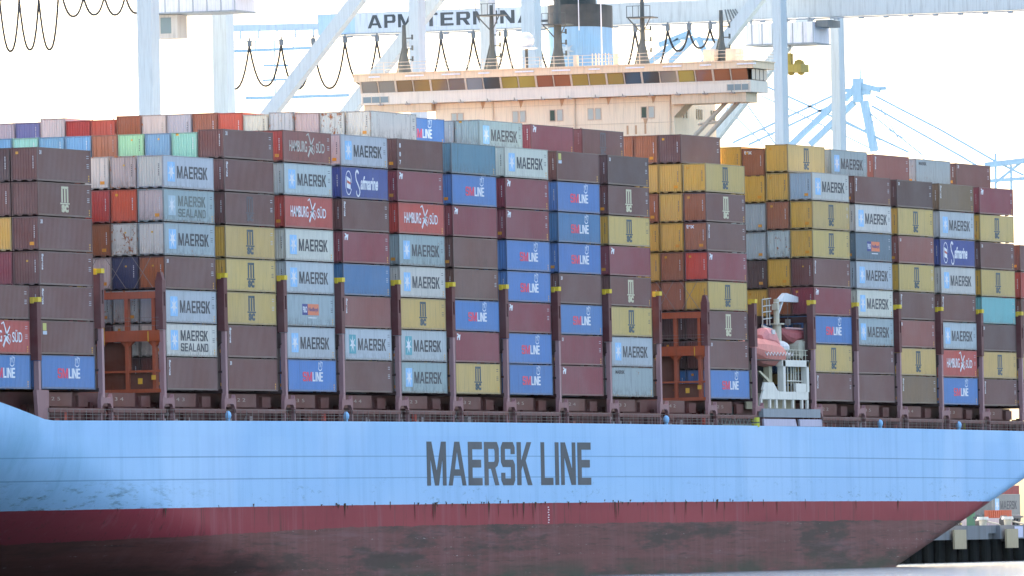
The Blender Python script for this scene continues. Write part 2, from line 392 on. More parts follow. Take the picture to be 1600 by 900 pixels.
# code: colour, marking, wear, look
T = {
 'mk': (GRY, 'maersk', 3, 'pale grey container with star emblem'), 'mw': (WHT, 'maersk', 2, 'whitish container with star emblem'),
 'mg': (GGR, 'maersk', 6, 'weathered greenish-grey container with star emblem'), 'mt': (GRY, 'maersk_green', 4, 'grey container with green star emblem'),
 'sl': (WHT, 'sealand', 6, 'stained white container with two-line lettering'), 'sg': (GGR, 'sealand_faded', 6, 'faded greenish container with two-line lettering'),
 'br': (BR, 'none', 2, 'plain brown container'), 'bs': (BR, 'small', 2, 'brown container with tiny corner mark'), 'bv': (BR, 'vertical', 2, 'brown container with vertical white lettering'),
 'rv': (RBR, 'vertical', 3, 'reddish-brown container with vertical lettering'), 'db': (DBR, 'small', 2, 'dark brown container with tiny mark'), 'ov': (OLV, 'vertical', 3, 'olive-brown container with vertical lettering'),
 'bk': (BR, 'sticker', 2, 'brown container with corner sticker'), 'bf': (BR, 'msc_faded', 4, 'brown container with ghosted letters'), 'bc': (BR, 'msc_cream', 2, 'brown container with cream letters'),
 'pk': (RBR, 'small', 2, 'pinkish-red container with tiny mark'), 'b8': (BR, 'letters3', 5, 'brown container with three white figures'), 'bw': (BR2, 'none', 5, 'weathered plain brown container'),
 'yl': (YEL, 'msc', 2, 'yellow container with dark letters'), 'ye': (YE2, 'msc', 2, 'bright yellow container'),
 'sm': (BLU, 'smline', 2, 'blue container with red-and-white lettering'), 'st': (CBL, 'smline', 4, 'dull blue container with red-and-white lettering'),
 'hs': (RED, 'hamburg', 3, 'red container with white script'), 'hd': (RBR, 'hamburg_dull', 4, 'dull red container with cream script'),
 'm3': (MAR, 'mark31', 2, 'maroon container with white corner mark'), 'ms': (MAR, 'small', 3, 'maroon container with small mark'), 'mr': (MAR, 'none', 2, 'plain maroon container'),
 'sf': (NAV, 'safmarine', 3, 'deep blue container with white script'), 'po': (GGR, 'nedlloyd', 6, 'greenish-grey container with orange-blue panel'), 'ps': (SLT, 'nedlloyd', 4, 'slate container with orange-blue panel'),
 'cb': (CBL, 'none', 4, 'plain blue container'), 'tb': (TBL, 'none', 6, 'stained teal-blue container'), 'te': (TEA, 'none', 3, 'light teal container'),
 'gs': (GGR, 'smalltext', 7, 'scuffed grey container with small corner lettering'), 'gr': (WHT, 'none', 7, 'rust-scarred grey container'), 'wr': (WHT, 'none', 10, 'heavily rusted white container'),
 'wh': (WHT, 'none', 4, 'plain white container'), 'pw': (PNK, 'none', 5, 'pinkish-white container'), 'rd': ((.46, .045, .03), 'none', 2, 'bright red container'), 'or': (ORR, 'none', 2, 'orange-red container'),
 'ob': (ORB, 'none', 3, 'rust-orange container'), 'nv': ((.025, .035, .09), 'none', 2, 'navy container'), 'lg': (LGR, 'none', 2, 'light green container'), 'lt': (LTE, 'none', 2, 'mint green container'),
 'lb': ((.16, .33, .48), 'none', 2, 'sky blue container'), 'db2': (DBR, 'none', 2, 'dark brown plain container'), 'tx': (ORB, 'tex', 2, 'brown container with short white word'),
 'yg': (YEND_LIT, 'none', 2, 'golden yellow container'), 'gy': ((.43, .45, .46), 'none', 3, 'blue-grey container'), 'wg': ((.5, .52, .5), 'none', 8, 'rust-streaked white container'), 'bb': ((.15, .19, .36), 'none', 2, 'muted blue container'),
 'sb': ((.03, .15, .36), 'none', 2, 'strong blue container'),
}
# bays: fore end station; outer stack from the bottom up
BX = dict(Z=-14.75, A=0.0, C=29.12, D=43.95, E=58.79, F=73.49, G=88.27, H=102.90, I=117.69, J=132.51, K=147.32, M=177.08, O=210.93, P=225.13, Q=239.64, R=254.19, S=268.57, T=283.0)
ORD = 'ZACDEFGHIJKMOPQRST'
OUT = {
 'Z': 'sm hs br', 'A': 'sm bk bv bv bs bc bs', 'C': 'bv sl mk bs mg sg mk', 'D': 'bs bv yl yl yl bf bv bs*', 'E': 'sm mk po mk mw hs mk hd',
 'F': 'br mt rv cb m3 bv sf mk', 'G': 'mg mt yl mw mg hs m3 b8', 'H': 'yl m3 sm bw bw m3 sm tb', 'I': 'sm sm m3 sm sm m3 m3 mw', 'J': 'm3 ms sm bs sm st sm bk',
 'K': 'gs mk yl bc m3 yl bc db', 'M': 'sm bs bc yl m3 bv bc yl', 'O': 'bv yl sm m3 bv yl yl mw', 'P': 'br br mg mw mk ps mw bv', 'Q': 'ov yl pk bv yl pk yl db',
 'R': 'sm hs mk bv mw sf mk ov', 'S': 'bv yl db te yl bs yl m3', 'T': 'br yl br br rd br'}
# others that show: (bay, row inboard, tier, code, height change)
EXTRA = []
for t, cs in {7: 'br br', 6: 'br br', 5: 'br yl', 4: 'ob ob'}.items():
    pass
EXTRA += [('A', 1, 7, 'db2', 0), ('A', 1, 6, 'br', 0), ('A', 1, 5, 'yl', 0), ('A', 1, 4, 'mr', 0)]
for t, cs in {7: 'pw wh', 6: 'or rd', 5: 'wr ob', 4: 'nv pw'}.items():
    for k_, c_ in enumerate(cs.split()): EXTRA.append(('C', k_+1, t, c_, 0))
EXTRA += [('C', 1, 3, 'wg', 0), ('C', 2, 3, 'wg', 0), ('C', 1, 2, 'wh', 0)]
for k_, c_ in enumerate('lt lb lg ob lb lb lt lb'.split()): EXTRA.append(('D', k_+1, 8, c_, -.5))
for k_, (c_, dz) in enumerate([('gr', -.27), ('wr', -.27), ('pw', -.2), ('wg', -.15), ('wh', -.3), ('or', -.05), ('ob', 0), ('gy', 0), ('wh', 0), ('ob', 0), ('or', -.5), ('rd', -.5), ('wh', 0), ('bb', -.2), ('gy', -.6)]):
    EXTRA.append(('G', k_+1, 9, c_, dz))
EXTRA += [('H', 2, 9, 'sm', -.3), ('I', 1, 9, 'mg', -.3), ('I', 2, 9, 'gs', -.3), ('J', 1, 9, 'm3', -.25), ('K', 1, 9, 'bf', -.25), ('M', 1, 9, 'br', 0), ('M', 2, 9, 'ob', 0), ('M', 3, 9, 'tx0', 0)]
for t, cs in {8: 'yg yg', 7: 'yg tx0', 6: 'yg yg', 5: 'ob yg', 4: 'ob ob'}.items():
    for k_, c_ in enumerate(cs.split()): EXTRA.append(('M', k_+1, t, c_, 0))
EXTRA += [('M', 1, 1, 'sb', 0)]+[('M', k_, t, 'db2', 0) for k_ in (1, 2) for t in (2, 3)]+[('C', 1, 1, 'db2', 0), ('C', 2, 1, 'db2', 0), ('C', 2, 2, 'db2', 0), ('M', 2, 1, 'db2', 0)]
EXTRA += [('O', 1, 9, 'yl', 0), ('O', 2, 9, 'tx', -.35), ('O', 3, 9, 'yg', -.1), ('P', 1, 9, 'mg', -.1), ('Q', 1, 9, 'rv', -.2), ('R', 1, 9, 'gs', -.25), ('S', 1, 9, 'bs', -.3)]
for t, cs in {8: 'ye yg', 7: 'tx0 gy', 6: 'wg gy', 5: 'yg db2', 4: 'ob yg', 3: 'sb sb', 2: 'sb db2'}.items():
    for k_, c_ in enumerate(cs.split()): EXTRA.append(('O', k_+1, t, c_, -.12 if k_ == 1 else 0))
T['tx0'] = (ORB, 'none', 3, 'red-brown container')
# end colours with the warmer light on the end faces painted in
ENDCOL = {'M8': YEND_LIT, 'M7': ORB, 'M6': ORB, 'M5': (.55, .05, .02), 'M4': YEND_LIT, 'O8': (.36, .42, .5), 'C7': WHT, 'C6': PNK, 'C5': WHT, 'C4': ORB, 'E8': RED, 'F8': PNK}

TP = 2.926
conts = []   # dict per container
def put(bay, row, tier, code, dz=0, H=HC, z=None):
    x = BX[bay]; zb = (tier-1)*TP+dz if z is None else z
    conts.append(dict(bay=bay, row=row, tier=tier, code=code, x=x, y=row*2.515, z=zb, H=H))
for b in ORD:
    for i, c in enumerate(OUT[b].split()):
        if c.endswith('*'): put(b, 0, i+1, c[:-1], 0, HS)
        else: put(b, 0, i+1, c)
for b, rw, t, c, dz in EXTRA:
    if b == 'D': put(b, rw, t, c, -.2, HS)
    elif b == 'G' and dz <= -.2: put(b, rw, t, c, 0, HS)
    elif b == 'S' or (b in 'HIJK' and dz): put(b, rw, t, c, 0, HS)
    else: put(b, rw, t, c, dz)

# labels: first by neighbours, else by place
def look(c): return T[c['code']][3]
idx = {(c['bay'], c['row'], c['tier']): c for c in conts}
def short(c):
    s_ = look(c).replace('container', 'one'); return s_.split(' with ')[0].split(' one')[0]+' one'
ONE = ['', 'first', 'second', 'third', 'fourth', 'fifth', 'sixth', 'seventh', 'eighth', 'ninth', 'tenth', 'eleventh', 'twelfth', 'thirteenth', 'fourteenth', 'fifteenth', 'sixteenth', 'seventeenth', 'eighteenth']
def cand(c):
    k_ = (c['bay'], c['row'], c['tier']); dn = idx.get((k_[0], k_[1], k_[2]-1)); upn = idx.get((k_[0], k_[1], k_[2]+1))
    j = ORD.index(c['bay']); lf = idx.get((ORD[j-1] if j else '', k_[1], k_[2])); rt = idx.get((ORD[j+1] if j < len(ORD)-1 else '', k_[1], k_[2]))
    L = look(c); out = []
    if c['row'] == 0:
        if dn and upn: out.append(f"{L}, between {short(dn)} below and {short(upn)} above")
        if dn and not upn: out.append(f"{L}, topmost of its stack on {short(dn)}")
        if upn and not dn: out.append(f"{L}, bottom of its stack under {short(upn)}")
        out.append(f"{L}, {ONE[c['tier']]} tier up, {ONE[j+1]} outer stack from left")
    else:
        b0 = idx.get((c['bay'], c['row']-1, c['tier']))
        if c['tier'] >= 8 and b0: out.append(f"{L} high in the stacks, just left of {short(b0)}")
        if dn and upn: out.append(f"{L} seen end-on between {short(dn)} and {short(upn)} above")
        out.append(f"{L}, tier {ONE[c['tier']]} up, {ONE[c['row']]} row behind {ONE[j+1]} outer stack")
    return out
from collections import Counter
allc = Counter(x for c in conts for x in set(cand(c)[:-1]))
for c in conts:
    cs = cand(c); c['label'] = next((x for x in cs[:-1] if allc[x] == 1 and 4 <= len(x.split()) <= 16), cs[-1])

def jit(col, a=.07):
    f = 1+random.uniform(-a, a); return tuple(min(1, x*f*(1+random.uniform(-.03, .03))) for x in col)
for c in conts:
    col, mark, wear, _ = T[c['code']]; col = jit(col)
    tp = TPL[c['H']]
    root = thing('shipping_container', c['label'], 'container', (c['x']+random.uniform(-.03, .03), c['y']+random.uniform(-.02, .02), zs(c['x']+6, c['z'])), 'containers stacked on the deck of the ship')
    root.rotation_euler = (0, 0, 0)
    link('side_wall', tp['side'], MP, root, col, wear); link('roof', tp['roof'], MP, root, col, min(10, wear+2))
    link('frame', tp['frame'], MP, root, tuple(x*.55 for x in col), min(10, wear+(5 if col[0] > .4 and col[2] > .3 and c['row'] else 2)))  # frame darkened to paint in the shade lines between tiers
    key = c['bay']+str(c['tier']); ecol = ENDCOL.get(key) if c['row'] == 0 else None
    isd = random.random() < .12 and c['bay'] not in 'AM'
    link('doors' if isd else 'end_wall', tp['door' if isd else 'end'], MP, root, jit(ecol) if ecol else (YEND_LIT if col[0] > .5 and col[2] < .2 and col[1] > .3 else col), wear)
    link('end_wall', tp['end2'], MP, root, col, wear)
    if isd or random.random() < .75: link('code_marks', ENDCODE, ML, root, (.6, .6, .6) if col[0]+col[1] < .9 else (.12, .12, .12), 2)
    q = random.random()
    if c['row'] <= 3 or q < .4:
        if q < .35: link('warning_label', ENDLOW, ML, root, (.75, .3, .02), 1)
        elif q < .6: link('warning_label', ENDTOP, ML, root, (.7, .33, .03), 1)
        elif q < .85: link('warning_label', ENDMID, ML, root, (.7, .4, .05), 1)
    if c['row'] <= 2:
        dz = 0 if c['H'] == HC else -.25
        for nm, me, lc in LG[mark]:
            if mark == 'msc' and c['code'] == 'ye': pass
            link(nm, me, ML, root, lc, 3 if wear > 4 else 1, (0, 0, dz))
        if mark not in ('smline',) and random.random() < .7: link('code_marks', CODE, ML, root, (.55, .55, .55) if sum(col) < 1.1 else (.1, .1, .1), 2, (0, 0, dz))
        if random.random() < .45: link('warning_label', STK, ML, root, (.75, .38, .03), 1)
    if mark == 'tex' or (c['bay'] == 'M' and c['row'] == 0 and c['tier'] == 6): link('lettering', TEX, ML, root, WH, 1)

# the rest of the cargo behind, hidden by the stacks in front
inn = MB(); have = set(idx)
NR = 17
cols_i = 6
for b, x, tiers, r0_, r1_ in [(b, BX[b], {'Z': 3, 'A': 7, 'C': 7, 'D': 7, 'T': 6}.get(b, 8), 1, NR) for b in ORD]+[('B', 14.6, 6, 3, NR), ('L', 162.3, 7, 4, NR)]:
    if b == 'Z': r1_ = 14
    for rw in range(r0_, r1_):
        for t in range(1, tiers+1):
            if (b, rw, t) in have: continue
            z = zs(x+6, (t-1)*TP-(.15 if b == 'O' and rw > 2 else 0)); y = rw*2.515
            inn.box(x+.04, y+.04, z, x+CL-.04, y+CW-.04, z+HC, random.randrange(cols_i))
inner = inn.mesh('container_mass', [paint('cargo_paint', color=c_) for c_ in (BR, YEL, MAR, GRY, BLU, ORB)], fix=False)
io = link('container_mass', inner); io['kind'] = 'stuff'; io['label'] = 'rest of the stacked containers behind the outer rows'; io['category'] = 'containers'


# ------------------------------------------------------------------ sea
def water():
    m, t, b = newmat('sea_water'); k = N(t)
    tc = k.n('ShaderNodeTexCoord').outputs['Object']
    b.inputs['Base Color'].default_value = (.015, .06, .11, 1); b.inputs['Roughness'].default_value = .09; b.inputs['IOR'].default_value = 1.333
    h = k.math('ADD', k.noise(k.map(tc, (.55, .55, .55)), 1, 5, .62), k.math('MULTIPLY', k.noise(k.map(tc, (.06, .06, .06)), 1, 2), 2.2))
    mp = k.n('ShaderNodeMapping'); mp.inputs['Rotation'].default_value = (0, 0, RAD(-19.5)); mp.inputs['Scale'].default_value = (.012, .8, 1); k.l(tc, mp.inputs[0])
    pz = k.noise(mp.outputs[0], 1, 6, .8)
    h = k.math('MULTIPLY', h, k.math('MULTIPLY_ADD', k.step(pz, .44, .56), .75, .25))
    bp = k.n('ShaderNodeBump'); bp.inputs['Strength'].default_value = 1; bp.inputs['Distance'].default_value = .17
    k.l(h, bp.inputs['Height']); k.l(bp.outputs[0], b.inputs['Normal']); return m
w = MB(); w.add([(-2500, -3000, 0), (9000, -3000, 0), (9000, 47.6, 0), (-2500, 47.6, 0)], [(0, 1, 2, 3)])
struct('water', w.mesh('water'), water())

# ------------------------------------------------------------------ the ship
ship = thing('container_ship', 'long container ship with light blue hull, red underside and stacked deck', 'ship', (130, 21.5, 0))
SO = Vector((-130, -21.5, 0))
def part(name, me, mat, color=None, wear=3, parent=None):
    o = link(name, me, mat, parent or ship, color, wear, SO if parent is None else (0, 0, 0)); return o
def inset(X, Z):
    f = min(1, max(0, (Z+17.2)/14.7)); X0 = 60-66*f
    n = 0
    if X < X0: n += (X0-X)**2/(2*(78+90*f))
    if X < -26: n += (X+26)**2/95*(1-.25*f)
    if X > 236: n += 0
    return min(n, 22.35)
def topz(X):
    if X > -1.3: return -2.68
    if X > -30: return -2.68+(-1.3-X)*.149
    return 1.6
hv = []; hf = []; hz = []
XS = [-72+2*i for i in range(55)]+[38+8*i for i in range(24)]+[228+3*i for i in range(25)]
ZN = 26
for X in XS:
    zb = -20.5 if X < 234 else max(-20.5, -17.35+.2*(X-234.3)); zt = topz(X); col_ = []
    rr = 1.3 if X > 230 else .6
    for j in range(ZN):
        Z = zt+(zb+rr-zt)*(j/(ZN-1)); col_.append((-1+inset(X, Z), Z))
    yb = -1+inset(X, zb+rr)
    for a in range(1, 7):
        th = math.pi/2*a/6; col_.append((yb+rr*(1-math.cos(th)), zb+rr-rr*math.sin(th)))
    col_.append((21.5, zb-.05))
    full = col_+[(43-y, z) for y, z in col_[-2::-1]]
    for y, z in full: hv.append((X, y, zs(X, z))); hz.append(z)
NC = len(full); 
for i in range(len(XS)-1):
    for j in range(NC-1): a = i*NC+j; hf.append((a, a+NC, a+NC+1, a+1))
hf.append(tuple((len(XS)-1)*NC+j for j in range(NC))[::-1])
me = bpy.data.meshes.new('hull'); me.from_pydata(hv, [], hf); me.update()
at = me.attributes.new('level', 'FLOAT', 'POINT'); at.data.foreach_set('value', hz)
for p_ in me.polygons: p_.use_smooth = len(p_.vertices) == 4
def hullmat():
    m, t, b = newmat('hull_paint'); k = N(t)
    tc = k.n('ShaderNodeTexCoord').outputs['Object']; z = k.n('ShaderNodeAttribute', attribute_name='level').outputs['Fac']
    sep = k.n('ShaderNodeSeparateXYZ'); k.l(tc, sep.inputs[0]); x = sep.outputs[0]
    big = k.noise(k.map(tc, (.02, .02, .12)), 1, 4); runs = k.noise(k.map(tc, (.55, .55, .035)), 1, 5, .7); fine = k.noise(k.map(tc, (1.2, 1.2, .5)), 1, 6, .7)
    # blue topside: slightly different repaint areas, faint vertical runs, scuffs low down
    blue = k.mix(k.step(big, .35, .65), (.30, .50, .71), (.345, .535, .73))
    pan = k.n('ShaderNodeTexBrick'); pan.offset = .5
    pan.inputs['Color1'].default_value = (.47, .47, .47, 1); pan.inputs['Color2'].default_value = (.56, .56, .56, 1); pan.inputs['Mortar'].default_value = (.46, .46, .46, 1)
    pan.inputs['Scale'].default_value = .04; pan.inputs['Mortar Size'].default_value = .0015; pan.inputs['Brick Width'].default_value = .55; pan.inputs['Row Height'].default_value = .16
    cmb = k.n('ShaderNodeCombineXYZ'); k.l(x, cmb.inputs[0]); k.l(z, cmb.inputs[1]); k.l(cmb.outputs[0], pan.inputs['Vector'])
    blue = k.mix(.22, blue, pan.outputs[0], 'OVERLAY')
    blue = k.mix(k.math('MULTIPLY', k.step(runs, .48, .8), .42), blue, (.15, .30, .45))
    patch = k.noise(k.map(tc, (.045, .045, .02)), 1, 2, .4)
    blue = k.mix(k.math('MULTIPLY', k.step(patch, .56, .60), .16), blue, (.62, .74, .85))
    low = k.step(z, -7.2, -10.2)
    scuff = k.math('MULTIPLY', k.math('MULTIPLY', k.step(k.noise(k.map(tc, (.8, .8, 2.5)), 1, 6, .75), .56, .66), k.step(k.noise(k.map(tc, (.09, .09, .6)), 1, 3), .47, .6)), low)
    blue = k.mix(k.math('MULTIPLY', scuff, .75), blue, (.06, .11, .12))
    bow = k.math('MULTIPLY', k.step(x, 45, 5), k.math('MULTIPLY', k.step(z, -7.6, -9.0), k.step(k.noise(k.map(tc, (.35, .35, 2.2)), 1, 6, .75), .53, .66)))
    blue = k.mix(k.math('MULTIPLY', bow, .8), blue, (.05, .07, .05))
    blue = k.mix(k.math('MULTIPLY', k.math('MULTIPLY', k.step(x, 30, -12), k.step(k.noise(k.map(tc, (.12, .12, .12)), 1, 4), .4, .65)), .35), blue, (.12, .30, .38))  # darker blue towards the bow paints in the shade of the flare
    # weld seams
    for zz in (-5.83, -7.78):
        ln = k.math('LESS_THAN', k.math('ABSOLUTE', k.math('SUBTRACT', z, zz)), .055)
        blue = k.mix(k.math('MULTIPLY', ln, k.math('MULTIPLY_ADD', big, .8, .1)), blue, (.07, .16, .27))
    drips = k.math('MULTIPLY', k.step(k.noise(k.map(tc, (1.6, 1.6, .06)), 1, 3, .8), .66, .72), k.step(z, -9.2, -10.3))
    blue = k.mix(k.math('MULTIPLY', drips, .8), blue, (.045, .05, .03))
    # red boot top and worn bottom paint
    red = k.mix(k.step(big, .35, .7), (.22, .022, .035), (.29, .04, .05))
    red = k.mix(k.math('MULTIPLY', k.step(k.noise(k.map(tc, (1.4, 1.4, .08)), 1, 4, .8), .58, .68), .7), red, (.055, .028, .022))
    red = k.mix(k.math('MULTIPLY', k.step(runs, .55, .75), .45), red, (.32, .14, .15))
    hz_ = k.noise(k.map(tc, (.06, .06, .9)), 1, 5, .75)
    bot = k.mix(k.step(hz_, .35, .65), (.10, .036, .034), (.16, .056, .054))
    bot = k.mix(k.math('MULTIPLY', k.step(runs, .45, .75), .5), bot, (.20, .10, .10))
    bot = k.mix(k.step(k.noise(k.map(tc, (.04, .04, .3)), 1, 5, .7), .50, .60), bot, (.05, .032, .03))
    bot = k.mix(k.math('MULTIPLY', k.step(k.noise(k.map(tc, (.03, .03, .5)), 1.3, 5, .7), .56, .66), .35), bot, (.19, .11, .12))
    streak = k.math('MULTIPLY', k.step(k.noise(k.map(tc, (.5, .5, 3.2)), 1, 6, .85), .62, .67), k.step(k.noise(k.map(tc, (.05, .05, .9)), 1), .52, .6))
    bot = k.mix(k.math('MULTIPLY', streak, .7), bot, (.33, .30, .26))
    bot = k.mix(k.math('MULTIPLY', k.step(z, -15.2, -17.2), k.step(k.noise(k.map(tc, (.1, .1, .5)), 1, 4), .35, .6)), bot, (.03, .045, .03))
    left = k.step(x, 70, -5)
    bot = k.mix(k.math('MULTIPLY', left, .75), bot, k.mix(k.step(hz_, .4, .6), (.10, .030, .018), (.14, .042, .026)))
    dash = k.math('MULTIPLY', k.step(k.noise(k.map(tc, (1.1, 1.1, 7)), 1, 4, .8), .60, .64), k.step(k.math('ABSOLUTE', k.math('SUBTRACT', k.math('MODULO', k.math('MULTIPLY', z, -1), .86), .43)), .10, .03))
    bot = k.mix(k.math('MULTIPLY', dash, k.step(k.noise(k.map(tc, (.035, .035, .5)), 1, 2), .5, .58)), bot, (.42, .40, .38))
    dk_ = k.step(k.noise(k.map(tc, (.12, .12, 2.4)), 1, 5, .8), .57, .63)
    bot = k.mix(k.math('MULTIPLY', dk_, .55), bot, (.035, .022, .020))
    edge = k.math('SUBTRACT', k.math('MULTIPLY_ADD', k.noise(k.map(tc, (.25, .25, .9)), 1, 5, .75), .55, -12.5), k.math('MULTIPLY', left, .95))
    c = k.mix(k.math('GREATER_THAN', z, edge), bot, red)
    c = k.mix(k.math('GREATER_THAN', z, k.math('MULTIPLY_ADD', k.noise(k.map(tc, (.8, .8, .8)), 1, 3), .06, -10.27)), c, blue)
    k.l(c, b.inputs['Base Color']); b.inputs['Roughness'].default_value = .55; b.inputs['Specular IOR Level'].default_value = .07
    bp = k.n('ShaderNodeBump'); bp.inputs['Strength'].default_value = .18; bp.inputs['Distance'].default_value = .25
    k.l(k.math('ADD', k.noise(k.map(tc, (.35, .35, .3)), 1, 2), k.noise(k.map(tc, (.08, .08, .2)), 1, 1)), bp.inputs['Height']); k.l(bp.outputs[0], b.inputs['Normal'])
    return m
hull = part('hull', me, hullmat())
def hulltext(text, x0, x1, z0, z1):
    me = flat_curve(block(text, x1-x0, z1-z0, .15), .02)
    return upright(me, 'Y', -1.012, 1, x0, zs(115, z0))
MLH = paint('hull_lettering_paint', rough=.5, rust=(.1, .1, .1))
part('lettering', hulltext('MAERSK', 91.7, 120.7, -8.55, -4.5), MLH, (.065, .08, .09), 2, hull)
part('lettering', hulltext('LINE', 123.2, 137.6, -8.55, -4.5), MLH, (.065, .08, .09), 2, hull)
# rust tears below the scuppers
tr = MB()
for i in range(95):
    x = random.uniform(60, 190) if i < 78 else random.uniform(10, 250); z0_ = -10.2+random.uniform(-.05, .28); l = random.uniform(.2, .5) if random.random() < .6 else random.uniform(.8, 1.9)
    tr.add([(x, -1.006-.0004*i, zs(x, z0_)), (x+.1+.5*random.random()**2, -1.006-.0004*i, zs(x, z0_)), (x+.22, -1.006-.0004*i, zs(x, z0_-l*.6)), (x+.12, -1.006-.0004*i, zs(x, z0_-l))], [(0, 1, 2, 3)])
part('rust_streaks', tr.mesh('rust_streaks'), plain('rust_stain', (.06, .036, .022), .9, spec=.1), parent=hull)
dm = MB()
for i in range(7): dm.box(124.9+.12*(i % 2), -1.01, zs(120, -10.7-.24*i), 125.25+.12*(i % 2), -1.0, zs(120, -10.6-.24*i))
part('draught_marks', dm.mesh('draught_marks'), ML, (.8, .75, .75), 1, hull)

RO = (.11, .026, .022); ROD = (.115, .03, .022); ROB = (.40, .085, .03); PKP = (.34, .17, .17)
dk = MB()
for i in range(len(XS)-1):
    xa, xb = XS[i], XS[i+1]
    ya, yb = -1+inset(xa, -2.8)+.02, -1+inset(xb, -2.8)+.02
    if xb <= xa: continue
    dk.add([(xa, ya, zs(xa, -2.95)), (xb, yb, zs(xb, -2.95)), (xb, 43-yb, zs(xb, -2.95)), (xa, 43-ya, zs(xa, -2.95))], [(0, 1, 2, 3)])
part('deck', dk.mesh('deck'), MS, RO, 4)
bk = MB(); xa = -30
for xa, xb in [(x, x+15) for x in range(-30, 285, 15)]:
    bk.add([(xa, 2.2, zs(xa, -2.95)), (xb, 2.2, zs(xb, -2.95)), (xb, 2.2, zs(xb, -.2)), (xa, 2.2, zs(xa, -.2))], [(0, 1, 2, 3)])
    bk.add([(xa, 2.2, zs(xa, -.2)), (xb, 2.2, zs(xb, -.2)), (xb, 42, zs(xb, -.2)), (xa, 42, zs(xa, -.2))], [(0, 1, 2, 3)])
part('hatch_side', bk.mesh('hatch_side', fix=False), MS, RO, 6)
bays = [(b, BX[b]) for b in ORD]+[('B', 14.6), ('L', 162.3)]
for b, x in sorted(bays, key=lambda q: q[1]):
    if x > 284 or x < -14: continue
    z = lambda q: zs(x+6, q)
    p_ = MB(); p_.box(x+.2, .35, z(-1.45), x+7.6, .6, z(-.28)); p_.box(x+9.5, .5, z(-1.45), x+11.6, .8, z(-.5))
    o = part('coaming_panel', p_.mesh('coaming_panel'), MS, ROD, 5)
    tx = MB(); 
    me = font('%d %d' % (2+(int(x/14) % 3), 5-(int(x/14) % 4)), 2.0, .3, .0)
    part('bay_number', upright(me, 'Y', .345, 1, x+2.9, z(-.95)), ML, (.33, .25, .2), 5, o)
    bm_ = MB(); bm_.box(x-.3, -.75, z(-1.98), x+12.2, -.35, z(-1.62)); part('walkway_beam', bm_.mesh('walkway_beam'), MS, (.17, .065, .055), 5)
    for q in range(4): st = MB(); st.box(x+1.0+3.3*q, -.2, z(-2.95), x+1.18+3.3*q, .0, z(-1.98)); part('stanchion', st.mesh('stanchion'), MS, (.17, .065, .055), 6)
    st = MB(); xx = x+.5
    for q in range(5): w1 = random.uniform(.3, 1.3); hh = random.uniform(.9, 1.7); st.box(xx, 1.7+.03*q, z(-2.95), xx+w1, 2.18, z(-hh)); xx += w1+random.uniform(.2, 1.6)
    part('bulkhead_stiffening', st.mesh('bulkhead_stiffening'), MS, RO, 6)
    ra = MB()
    for zz in (-1.75+.03, -2.15, -2.45): ra.tube((x-1.2, -.9, z(zz)), (x+13.2, -.9, z(zz)), .022, n=4)
    for q in range(10): ra.tube((x-1+1.45*q, -.9, z(-2.9)), (x-1+1.45*q, -.9, z(-1.72)), .025, n=4)
    part('railing', ra.mesh('railing'), MS, (.22, .17, .15), 3)
    it = MB()
    for q in range(random.randint(2, 4)):
        xx = x+random.uniform(1, 10); h = random.uniform(.4, .8); it.box(xx, 1.2, z(-2.9), xx+random.uniform(.3, .9), 1.6, z(-2.9+h))
    it.sphere((x+4.5, 1.9, z(-2.05)), .22, .22, .26, 8, 5)
    part('deck_fitting', it.mesh('deck_fitting'), MS, (.42, .36, .34) if random.random() < .6 else (.35, .1, .08), 3)
# light-blue ventilator heads beside four of the frames
for X in (41.6, 71.3, 161.0, 229.6, 256.9):
    v = MB(); v.tube((X, -.75, zs(X, -2.9)), (X, -.75, zs(X, -2.2)), .2); v.sphere((X, -.75, zs(X, -2.2)), .42, .3, .42, 10, 6)
    part('ventilator', v.mesh('ventilator'), MS, (.25, .5, .75), 1)
for X in (5.0, 67.7, 91.5, 175.0, 233.3, 262.0):
    v = MB(); v.box(X, .0, zs(X, -2.6), X+.5, .3, zs(X, -1.85)); part('hose_box', v.mesh('hose_box'), MS, (.6, .08, .05) if X != 262.0 else (.5, .45, .05), 2)

